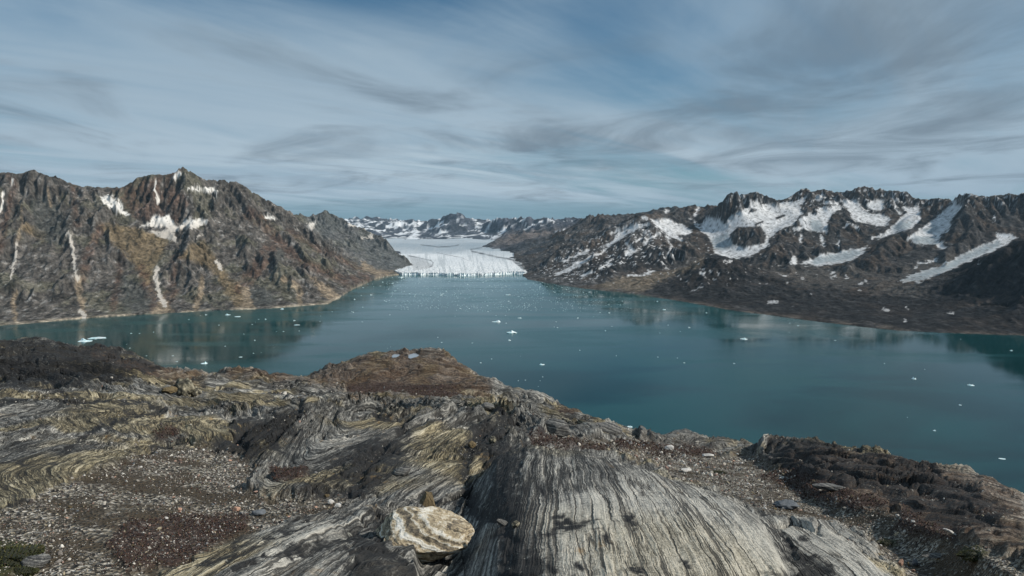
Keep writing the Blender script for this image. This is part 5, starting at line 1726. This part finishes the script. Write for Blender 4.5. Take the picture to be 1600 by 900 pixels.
# ================================================================= BOULDERS AND STONES
def stone_material(name, cols, scale=9.0, band=None, bump=0.5, dist=0.01):
    m, t, b = new_mat(name)
    oc = t.node('ShaderNodeTexCoord').outputs['Object']
    n1 = t.noise(oc, scale * 0.35, 5, 0.65)
    n2 = t.noise(oc, scale, 5, 0.72)
    v = t.math('ADD', t.math('MULTIPLY', n1, 0.5), t.math('MULTIPLY', n2, 0.5))
    if band is not None:
        bx, by, bz, fr = band
        x, y, z = t.sep(oc)
        s = t.math('ADD', t.math('ADD', t.math('MULTIPLY', x, bx), t.math('MULTIPLY', y, by)), t.math('MULTIPLY', z, bz))
        s = t.math('ADD', s, t.math('MULTIPLY', n1, 0.22))
        bb = t.noise(t.comb(t.math('MULTIPLY', s, fr), 0.0, 0.0), 1.0, 4, 0.6)
        v = t.math('ADD', t.math('MULTIPLY', bb, 1.05), t.math('MULTIPLY', n2, 0.40))
        v = t.math('SUBTRACT', v, 0.252)
        v = t.math('ADD', v, t.math('MULTIPLY', t.math('MINIMUM', t.math('ADD', z, 0.25), 0.0), 0.25))  # lower part darkened in colour for the shade under the stone
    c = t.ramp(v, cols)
    sp = t.sstep(t.noise(oc, scale * 2.2, 5, 0.75), 0.575, 0.63)
    c = t.mix(t.math('MULTIPLY', sp, 0.85), c, (0.015, 0.014, 0.014))
    t.put(b.inputs['Base Color'], c)
    b.inputs['Roughness'].default_value = 0.85
    bp = t.node('ShaderNodeBump')
    bp.inputs['Strength'].default_value = bump
    bp.inputs['Distance'].default_value = dist
    t.put(bp.inputs['Height'], v)
    t.t.links.new(bp.outputs[0], b.inputs['Normal'])
    return m


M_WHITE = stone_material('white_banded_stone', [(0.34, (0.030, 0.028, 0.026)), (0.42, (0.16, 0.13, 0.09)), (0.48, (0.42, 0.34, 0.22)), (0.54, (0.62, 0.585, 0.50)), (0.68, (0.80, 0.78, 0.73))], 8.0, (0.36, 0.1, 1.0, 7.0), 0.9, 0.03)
M_BROWN = stone_material('ochre_ribbed_stone', [(0.36, (0.035, 0.028, 0.018)), (0.5, (0.17, 0.125, 0.060)), (0.66, (0.36, 0.28, 0.15))], 9.0, (1.0, 0.2, 0.12, 16.0), 0.9, 0.02)
M_GREYS = stone_material('grey_lichened_stone', [(0.36, (0.020, 0.021, 0.022)), (0.48, (0.10, 0.10, 0.098)), (0.60, (0.27, 0.265, 0.24)), (0.72, (0.50, 0.48, 0.42))], 6.0, (0.3, 0.2, 1.0, 9.0), 0.8, 0.02)
M_PATCH = stone_material('black_and_cream_boulder', [(0.40, (0.016, 0.016, 0.014)), (0.49, (0.08, 0.075, 0.055)), (0.55, (0.30, 0.27, 0.19)), (0.68, (0.52, 0.48, 0.38))], 3.0, None, 0.9, 0.04)
M_PINK = stone_material('pink_stone', [(0.35, (0.30, 0.16, 0.11)), (0.65, (0.58, 0.38, 0.28))], 9.0)
M_PALE = stone_material('pale_quartz_stone', [(0.35, (0.30, 0.29, 0.27)), (0.6, (0.66, 0.64, 0.60))], 7.0)
M_SLATE = stone_material('blue_grey_stone', [(0.35, (0.05, 0.058, 0.066)), (0.65, (0.17, 0.19, 0.21))], 7.0)


def rock_mesh(seed, sx, sy, sz, sub=4, rough=0.18, facets=7, cut=0.72, name='stone'):
    """an irregular block: a ball cut by random planes, then roughened"""
    V, T = ico(sub)
    r = np.random.default_rng(seed)
    P = V.copy()
    for _ in range(facets):
        n = r.normal(size=3)
        n /= np.linalg.norm(n)
        d = r.uniform(cut - 0.12, cut + 0.12)
        e = P @ n - d
        P -= np.clip(e, 0, None)[:, None] * n[None] * 0.93
    n = fbm(V[:, 0] * 1.7 + seed * 3.1 + V[:, 2], V[:, 1] * 1.7 + V[:, 2] * 0.7, 5, seed, 0.6)
    P *= (1 + rough * n)[:, None]
    P *= np.array([sx, sy, sz])
    return mesh_from(name, P, T, sub >= 4)


def seat(px, py, wpx, mesh_w, sink=0.35, h=1.0):
    x, y, z = hit(px, py)
    s = wpx / F * y / mesh_w
    return (float(x), float(y), float(z)), float(s)


# (name, photo x, y of its foot, width px, mesh, material, tilt, lift, label, category)
def put_rock(name, px, py, wpx, me, mat, rot, lift, label, cat):
    loc, s = seat(px, py, wpx, 2.0)
    me = me.copy()
    me.materials.clear()
    me.materials.append(mat)
    o = make_obj(name, me, None, label=label, cat=cat, loc=(loc[0], loc[1] + s * 0.5, loc[2] + lift * s))
    o.scale = (s, s, s)
    o.rotation_euler = rot
    return o


# the big white banded boulder: lens shaped, steep lower left side, pointed right end
V, T = ico(5)
P = V.copy()
rr = np.random.default_rng(3)
for nrm, d in (((-0.75, -0.35, -0.55), 0.62), ((0.15, -0.75, 0.62), 0.66), ((-0.35, -0.2, 0.92), 0.62), ((0.7, 0.0, -0.7), 0.68), ((0.5, -0.6, -0.6), 0.70), ((0.35, 0.2, 0.9), 0.66), ((-0.9, -0.1, 0.4), 0.72), ((0.1, -0.9, -0.3), 0.72), ((0.95, -0.25, 0.1), 0.86)):
    nv = np.array(nrm) / np.linalg.norm(nrm)
    P -= np.clip(P @ nv - d, 0, None)[:, None] * nv[None] * 0.985
sb = 0.42 * P[:, 0] + 0.1 * P[:, 1] + 1.0 * P[:, 2]
lay = perlin(sb * 5.2 + 0.6 * fbm(P[:, 0] * 1.4, P[:, 1] * 1.4, 2, 5), sb * 0, 8)
P *= (1 + 0.05 * np.clip(lay, -0.6, 0.5) + 0.06 * fbm(V[:, 0] * 2.2 + V[:, 2], V[:, 1] * 2.2 - V[:, 2], 5, 77, 0.6))[:, None]
P *= np.array([1.12, 0.8, 0.60])
me = mesh_from('banded_boulder', P, T, False)
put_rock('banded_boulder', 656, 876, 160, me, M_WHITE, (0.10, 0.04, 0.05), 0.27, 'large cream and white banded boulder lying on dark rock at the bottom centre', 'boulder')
V, T = ico(4)
P = V.copy()
for nrm, d in (((-0.93, -0.1, 0.32), 0.42), ((0.9, 0.0, 0.42), 0.36), ((0.1, -1.0, 0.25), 0.5), ((-0.3, 0.9, 0.3), 0.5), ((0.45, -0.6, 0.6), 0.5), ((0, 0, -1.0), 0.7), ((0.2, 0, 1.0), 0.62)):
    nv = np.array(nrm) / np.linalg.norm(nrm)
    P -= np.clip(P @ nv - d, 0, None)[:, None] * nv[None] * 0.97
P *= (1 + 0.07 * fbm(V[:, 0] * 5.5 + V[:, 1], V[:, 2] * 1.4, 4, 91, 0.6))[:, None]
P *= np.array([1.5, 1.3, 1.5])
put_rock('pointed_stone', 668, 797, 34, mesh_from('pointed_stone', P, T, False), M_BROWN, (0, 0.12, 0.2), 0.45, 'upright ochre ribbed stone standing just behind the banded boulder', 'stone')
put_rock('boulder', 284, 617, 30, rock_mesh(8, 0.9, 0.8, 1.1, 4, 0.3, 5, 0.8), M_PATCH, (0, 0.1, 0.4), 0.55, 'black and cream lichened boulder, the taller of two on the far left skyline rocks', 'boulder')
put_rock('boulder', 304, 619, 19, rock_mesh(9, 0.9, 0.8, 0.9, 4, 0.3, 5, 0.8), M_PATCH, (0, -0.2, 1.4), 0.45, 'cream lichened boulder leaning on the right side of the taller one', 'boulder')
put_rock('boulder', 262, 614, 20, rock_mesh(10, 1.2, 0.8, 0.6, 4, 0.25, 5, 0.8), M_BROWN, (0, 0.1, 0.8), 0.25, 'low dark brown rock at the left foot of the tall lichened boulder', 'boulder')
put_rock('stone', 627, 743, 28, rock_mesh(12, 1.1, 0.9, 0.55, 4, 0.12, 6, 0.75), M_GREYS, (0.1, -0.15, 0.2), 0.25, 'oval grey banded stone lying in the dark crevice above the banded boulder', 'stone')
put_rock('stone', 762, 641, 22, rock_mesh(14, 1.1, 0.9, 0.7, 4, 0.1, 6, 0.7), M_GREYS, (0, 0.1, 0.6), 0.4, 'smooth pale grey stone on the ridge right of the rock dome', 'stone')
put_rock('stone', 368, 799, 13, rock_mesh(15, 1.0, 0.8, 0.7, 3, 0.1, 6, 0.7), M_PINK, (0, 0, 0.6), 0.4, 'pink stone beside the brown heath patch', 'stone')
put_rock('stone', 401, 806, 22, rock_mesh(16, 1.2, 0.8, 0.45, 4, 0.1, 6, 0.7), M_SLATE, (0, 0, 0.1), 0.3, 'flat blue grey stone right of the pink stone', 'stone')
put_rock('stone', 516, 788, 13, rock_mesh(17, 1.0, 0.8, 0.7, 3, 0.15, 6, 0.7), M_PALE, (0, 0, 0.9), 0.4, 'white quartz stone at the right end of the gravel strip, left one of a pair', 'stone')
put_rock('stone', 528, 793, 11, rock_mesh(18, 1.0, 0.8, 0.7, 3, 0.15, 6, 0.7), M_PALE, (0, 0, 0.2), 0.4, 'white quartz stone at the right end of the gravel strip, right one of a pair', 'stone')
put_rock('stone', 510, 777, 9, rock_mesh(19, 1.0, 0.8, 0.6, 3, 0.15, 6, 0.7), M_BROWN, (0, 0, 0.2), 0.4, 'ochre stone above the pair of white quartz stones', 'stone')
put_rock('stone', 48, 893, 42, rock_mesh(20, 1.1, 0.9, 0.8, 4, 0.16, 7, 0.7), M_GREYS, (0, 0, 0.4), 0.3, 'pale grey block next to the green moss at the bottom left corner', 'stone')
put_rock('stone', 700, 842, 30, rock_mesh(21, 0.8, 0.7, 0.9, 4, 0.16, 7, 0.7), M_SLATE, (0, 0, 0.4), 0.2, 'dark stone wedged behind the right end of the banded boulder', 'stone')
put_rock('stone', 786, 822, 20, rock_mesh(22, 1.3, 0.6, 0.5, 4, 0.12, 7, 0.7), M_GREYS, (0, 0.5, 0.4), 0.3, 'slanting grey stone right of the banded boulder, left one of a pair', 'stone')
put_rock('stone', 806, 824, 16, rock_mesh(23, 1.0, 0.8, 0.8, 4, 0.12, 7, 0.7), M_PATCH, (0, 0, 0.9), 0.3, 'round speckled stone right of the banded boulder, right one of a pair', 'stone')
put_rock('stone', 738, 700, 16, rock_mesh(24, 1.0, 0.8, 1.0, 4, 0.2, 7, 0.7), M_BROWN, (0, 0, 0.9), 0.4, 'ochre lichened stone on the dark outcrop left of the striped slab', 'stone')
put_rock('stone', 770, 692, 14, rock_mesh(25, 1.0, 0.8, 0.9, 4, 0.2, 7, 0.7), M_PATCH, (0, 0, 0.3), 0.4, 'black and cream stone on top of the dark outcrop left of the striped slab', 'stone')
put_rock('stone', 1048, 704, 15, rock_mesh(26, 1.3, 0.8, 0.6, 3, 0.12, 7, 0.7), M_PALE, (0, 0, 0.2), 0.4, 'pale stone among brown heath behind the striped slab', 'stone')
put_rock('stone', 1108, 716, 17, rock_mesh(27, 1.5, 0.8, 0.35, 3, 0.12, 7, 0.7), M_PALE, (0, 0, 0.1), 0.4, 'long flat pale stone on the gravel left of the dark mound', 'stone')
put_rock('stone', 1072, 738, 14, rock_mesh(28, 1.5, 0.8, 0.4, 3, 0.12, 7, 0.7), M_PALE, (0, 0, 0.3), 0.4, 'flat pale stone in the gravel just behind the crest of the striped slab', 'stone')
put_rock('stone', 1403, 808, 7, rock_mesh(29, 0.9, 0.8, 0.9, 3, 0.12, 7, 0.7), M_PALE, (0, 0, 0.3), 0.5, 'small white stone at the foot of the dark mound', 'stone')
put_rock('stone', 1300, 769, 34, rock_mesh(30, 1.6, 0.6, 0.3, 4, 0.12, 7, 0.7), M_GREYS, (0, 0.05, -0.1), 0.3, 'long flat grey slab of stone against the foot of the dark mound', 'stone')
put_rock('stone', 1489, 837, 20, rock_mesh(31, 1.6, 0.5, 0.35, 3, 0.12, 7, 0.7), M_PALE, (0, 0.5, -0.2), 0.3, 'long pale splinter of stone on the brown ground at right', 'stone')
put_rock('stone', 1409, 884, 12, rock_mesh(32, 0.8, 0.5, 1.2, 3, 0.12, 7, 0.65), M_PINK, (0, 0.3, 0.3), 0.5, 'upright tan stone in the little pile right of the grey slab', 'stone')
put_rock('stone', 1421, 886, 9, rock_mesh(33, 0.5, 0.5, 1.3, 3, 0.12, 7, 0.65), M_BROWN, (0, -0.3, 0.3), 0.5, 'thin tilted stone in the middle of the little pile at lower right', 'stone')
put_rock('stone', 1432, 884, 16, rock_mesh(34, 1.0, 0.6, 0.9, 3, 0.12, 7, 0.65), M_SLATE, (0, 0.3, 0.8), 0.4, 'dark grey stone at the right side of the little pile at lower right', 'stone')
put_rock('stone', 1465, 877, 30, rock_mesh(35, 1.8, 0.5, 0.22, 3, 0.1, 7, 0.7), M_GREYS, (0, 0.0, 0.05), 0.4, 'long thin grey stone right of the little pile at lower right', 'stone')
put_rock('stone', 1230, 796, 30, rock_mesh(36, 1.5, 0.7, 0.5, 4, 0.2, 7, 0.7), M_SLATE, (0, 0.0, 0.1), 0.3, 'dark rock lump behind the small grey slab', 'stone')
put_rock('stone', 945, 676, 40, rock_mesh(37, 1.5, 0.8, 0.6, 4, 0.1, 6, 0.75), M_GREYS, (0, 0.12, 0.1), 0.15, 'broad grey banded block under the skyline right of centre', 'stone')
put_rock('stone', 868, 676, 44, rock_mesh(38, 1.4, 0.8, 0.7, 4, 0.1, 6, 0.75), M_GREYS, (0, -0.05, 0.1), 0.15, 'squarish grey block with vertical bands above the striped slab', 'stone')

# loose stones: the 260 largest are things of their own
rs = np.random.default_rng(41)
gpos = (gravel + 0.10 * (1 - gravel) * (pit > 0.5) + 0.05 * heath + 0.22 * ss(crv, 0.4, 0.8)) * (Y > 3.0) * (Y < 34) * (PX > -60) * (PX < 1660)
clump = ss(fbm(X / 0.8, Y / 1.2, 3, 601, 0.6), -0.35, 0.35)
gpos = gpos * (0.25 + clump) * (1 - ((WHO == 7) | (WHO == 8) | (WHO == 9)))
dens = (gpos * Y ** 0.35).ravel()
dens[~np.isfinite(dens)] = 0
cdf = np.cumsum(dens)
cdf /= cdf[-1]


def scatter(n):
    i = np.searchsorted(cdf, rs.random(n))
    i = np.minimum(i, X.size - 1)
    y = Y.ravel()[i] * (1 + rs.normal(0, 0.002, n))
    x = X.ravel()[i] + rs.normal(0, 0.0012, n) * y
    return x, y, ground_z(x, y)


base_st = [rock_mesh(50 + k, 1.0, rs.uniform(.6, 1), rs.uniform(.35, .8), 2, 0.2, 7, 0.66) for k in range(9)]
tints = [M_PALE, M_GREYS, M_GREYS, M_PALE, M_SLATE, M_BROWN, M_PALE, M_GREYS, M_PINK]
for m_, mt in zip(base_st, tints):
    m_.materials.append(mt)
x, y, z = scatter(260)
for i in range(260):
    s = float(rs.uniform(3.2, 7.5) / F * y[i] / 2)
    u_ = 800 + F * x[i] / y[i]
    tone = ('pale', 'grey', 'grey', 'pale', 'bluish', 'brown', 'pale', 'grey', 'pink')[i % 9]
    where = 'in the gravel hollow at lower left' if u_ < 560 and y[i] < 16 else ('on the gravel plain behind the striped slab' if u_ > 850 and y[i] > 6.5 else
            ('on the gravel beside the small slab' if u_ > 1000 else 'around the dark outcrop in the middle'))
    o = make_obj('small_stone', base_st[i % 9], None, label='one of the small angular ' + tone + ' stones lying ' + where, cat='stone', group='small ' + tone + ' stones ' + where,
                 loc=(float(x[i]), float(y[i]), float(z[i]) + s * 0.2))
    o.scale = (s, s, s)
    o.rotation_euler = (float(rs.uniform(-.5, .5)), float(rs.uniform(-.5, .5)), float(rs.uniform(0, 6.28)))

# gravel: one mass of chips
N = 30000
x, y, z = scatter(N)
V, T = ico(1)
V = V[:, :]
dirs = V / np.linalg.norm(V, axis=1)[:, None]
s = np.exp(rs.normal(math.log(1.75), 0.55, N)) / F * y / 2
A_ = rs.normal(size=(N, 4))
A_ /= np.linalg.norm(A_, axis=1)[:, None]
qw, qx, qy, qz = A_.T
Rm = np.stack([np.stack([1 - 2 * (qy * qy + qz * qz), 2 * (qx * qy - qz * qw), 2 * (qx * qz + qy * qw)], -1),
               np.stack([2 * (qx * qy + qz * qw), 1 - 2 * (qx * qx + qz * qz), 2 * (qy * qz - qx * qw)], -1),
               np.stack([2 * (qx * qz - qy * qw), 2 * (qy * qz + qx * qw), 1 - 2 * (qx * qx + qy * qy)], -1)], 1)
sh = rs.uniform([0.8, 0.5, 0.3], [1.5, 1.0, 0.7], (N, 3))
P = dirs[None] * rs.uniform(0.75, 1.15, (N, len(V), 1)) * sh[:, None, :] * s[:, None, None]
P = np.einsum('nij,nvj->nvi', Rm, P)
P += np.stack([x, y, z + s * 0.15], -1)[:, None, :]
pal = np.array([(0.42, 0.39, 0.34), (0.58, 0.55, 0.49), (0.22, 0.20, 0.18), (0.10, 0.095, 0.09), (0.30, 0.20, 0.16), (0.25, 0.24, 0.23), (0.34, 0.29, 0.20), (0.07, 0.06, 0.055)])
ci = rs.choice(len(pal), N, p=[.20, .17, .17, .12, .09, .12, .07, .06])
cc_ = pal[ci] * rs.uniform(0.6, 1.15, (N, 1))
Cc = np.repeat(cc_[:, None, :], len(V), 1).reshape(-1, 3)
Tt = (T[None] + (np.arange(N) * len(V))[:, None, None]).reshape(-1, 3)
mg_, t, b = new_mat('gravel_chips')
g = t.node('ShaderNodeNewGeometry').outputs['Position']
t.put(b.inputs['Base Color'], t.mix(0.6, t.attr('Col', 'Color'), t.mix(1.0, t.attr('Col', 'Color'), t.ramp(t.noise(g, 60.0, 3, 0.7), [(0.35, 0.35), (0.65, 1.5)]), 'MULTIPLY')))
b.inputs['Roughness'].default_value = 0.9
make_obj('gravel', mesh_from('gravel', P.reshape(-1, 3), Tt, False, {'Col': Cc}), mg_, 'stuff', label='pale and pinkish gravel chips lying in the hollows of the bedrock')

# ================================================================= HEATH AND MOSS
mh, t, b = new_mat('heath_leaves')
t.put(b.inputs['Base Color'], t.attr('Col', 'Color'))
b.inputs['Roughness'].default_value = 0.8


def tufts(mask, n, size, cols, probs, seed, blades=5, name='heath'):
    r = np.random.default_rng(seed)
    d_ = (mask * (Y > 3.0) * (Y < 46) * Y ** 0.3).ravel()
    cd = np.cumsum(d_)
    cd /= cd[-1]
    i = np.minimum(np.searchsorted(cd, r.random(n)), X.size - 1)
    y = Y.ravel()[i] * (1 + r.normal(0, 0.002, n))
    x = X.ravel()[i] + r.normal(0, 0.0012, n) * y
    z = ground_z(x, y)
    s = size * r.uniform(0.5, 1.5, n) * np.clip(y / 7, 0.7, 2.5)
    bb = []
    for k in range(blades):
        an = r.uniform(0, 6.28, n)
        le = r.uniform(0.2, 1.0, n)
        dx_, dy_, dz_ = np.cos(an) * 0.8, np.sin(an) * 0.8, le
        w_ = 0.32
        p0 = np.stack([x - np.sin(an) * w_ * s, y + np.cos(an) * w_ * s, z - 0.1 * s], -1)
        p1 = np.stack([x + np.sin(an) * w_ * s, y - np.cos(an) * w_ * s, z - 0.1 * s], -1)
        p2 = np.stack([x + dx_ * s, y + dy_ * s, z + dz_ * s], -1)
        bb.append(np.stack([p0, p1, p2], 1))
    P = np.concatenate(bb, 0)
    m = len(P)
    ci = r.choice(len(cols), m, p=probs)
    c = np.repeat((np.array(cols)[ci] * r.uniform(0.6, 1.3, (m, 1)))[:, None, :], 3, 1).reshape(-1, 3)
    return mesh_from(name, P.reshape(-1, 3), np.arange(m * 3).reshape(m, 3), False, {'Col': c})


HC_ = [(0.045, 0.020, 0.015), (0.095, 0.042, 0.028), (0.025, 0.016, 0.012), (0.11, 0.075, 0.035), (0.05, 0.05, 0.02)]
make_obj('heath', tufts(heath + 0.06 * gravel, 17000, 0.016, HC_, [.35, .2, .25, .1, .1], 71), mh, 'stuff', label='low reddish brown dwarf heath filling hollows between the rocks')


def cushion(name, px, py, wpx, hgt, label, seed):
    """a moss cushion: lobed mound bristling with short leaves"""
    x0, y0, z0 = hit(px, py)
    w_ = wpx / F * y0 / 2
    V, T = ico(4)
    r = np.random.default_rng(seed)
    P = V.copy()
    P *= (1 + 0.25 * fbm(V[:, 0] * 1.6 + seed, V[:, 1] * 1.6 + V[:, 2], 4, seed))[:, None]
    P *= np.array([w_, w_ * 0.8, w_ * hgt])
    # leaves
    k = r.integers(0, len(V), 2600)
    n = V[k]
    bpos = P[k]
    an = r.normal(size=(len(k), 3))
    an /= np.linalg.norm(an, axis=1)[:, None]
    l_ = w_ * 0.09
    tip = bpos + (n * 0.9 + an * 0.5) * l_
    sd = np.cross(n, an)
    sd /= np.linalg.norm(sd, axis=1)[:, None] + 1e-9
    L3 = np.stack([bpos - sd * l_ * 0.3, bpos + sd * l_ * 0.3, tip], 1).reshape(-1, 3)
    VV = np.vstack([P, L3])
    TT = np.vstack([T, len(P) + np.arange(len(k) * 3).reshape(-1, 3)])
    c0 = np.tile(np.array([[0.018, 0.020, 0.008]]), (len(P), 1))
    pal_ = np.array([(0.06, 0.07, 0.018), (0.035, 0.045, 0.012), (0.10, 0.095, 0.03), (0.05, 0.03, 0.015)])
    c1 = np.repeat(pal_[r.choice(4, len(k), p=[.35, .35, .2, .1])], 3, 0)
    o = make_obj(name, mesh_from(name, VV, TT, False, {'Col': np.vstack([c0, c1])}), mh, label=label, cat='moss', group='moss cushions', loc=(float(x0), float(y0), float(z0)))
    o.rotation_euler = (-0.15, 0.0, 0.0)
    return o


cushion('moss_cushion', 12, 872, 96, 0.30, 'wide dark green moss cushion filling the bottom left corner', 1)
cushion('moss_cushion', 30, 892, 60, 0.25, 'brown tinged moss cushion below the wide one at the bottom left corner', 2)
cushion('moss_cushion', 1387, 851, 28, 0.35, 'small yellow green moss cushion right of the small grey slab', 3)
cushion('moss_cushion', 1523, 869, 48, 0.25, 'flat dark green moss cushion near the lower right corner', 4)
cushion('moss_cushion', 1122, 739, 24, 0.25, 'small dark moss cushion on the gravel behind the striped slab', 5)

# rain pools on the dome: flat water in shallow dips
mp, t, b = new_mat('pool_water')
b.inputs['Base Color'].default_value = (0.25, 0.28, 0.31, 1)
b.inputs['Roughness'].default_value = 0.08
for (x0, y0, z0, r_), lb_ in zip(POOLS, ('smaller rain pool on the top of the rock dome, left of the other', 'larger rain pool on the very top of the rock dome')):
    nseg = 40
    an = np.linspace(0, 2 * np.pi, nseg, endpoint=False)
    rr_ = 1 + 0.3 * perlin(np.cos(an) * 1.7 + x0, np.sin(an) * 1.7, 3)
    Vp = np.array([(0, 0, 0.0)] + [(math.cos(a_) * r_ * 1.15 * q, math.sin(a_) * r_ * 2.9 * q, 0.0) for a_, q in zip(an, rr_)])
    Tp = np.array([(0, 1 + k, 1 + (k + 1) % nseg) for k in range(nseg)])
    make_obj('rain_pool', mesh_from('rain_pool', Vp, Tp, False), mp, label=lb_, cat='pool', loc=(x0, y0, z0 - 0.008))

# ================================================================= HAZE
def box_mesh(name, a, b):
    V = np.array([(x, y, z) for z in (a[2], b[2]) for y in (a[1], b[1]) for x in (a[0], b[0])])
    Q = np.array([(0, 2, 3, 1), (4, 5, 7, 6), (0, 1, 5, 4), (2, 6, 7, 3), (0, 4, 6, 2), (1, 3, 7, 5)])
    return mesh_from(name, V, Q, False)


mz = bpy.data.materials.new('air_haze')
mz.use_nodes = True
t = NT(mz.node_tree)
out = t.node('ShaderNodeOutputMaterial')
pv = t.node('ShaderNodeVolumePrincipled')
pv.inputs['Color'].default_value = (0.55, 0.80, 1.0, 1)
pv.inputs['Density'].default_value = 1.0e-5
pv.inputs['Anisotropy'].default_value = 0.0
t.t.links.new(pv.outputs[0], out.inputs['Volume'])
make_obj('haze', box_mesh('haze', (-25000, -4500, -61.5), (25000, 25000, 860)), mz, 'stuff')
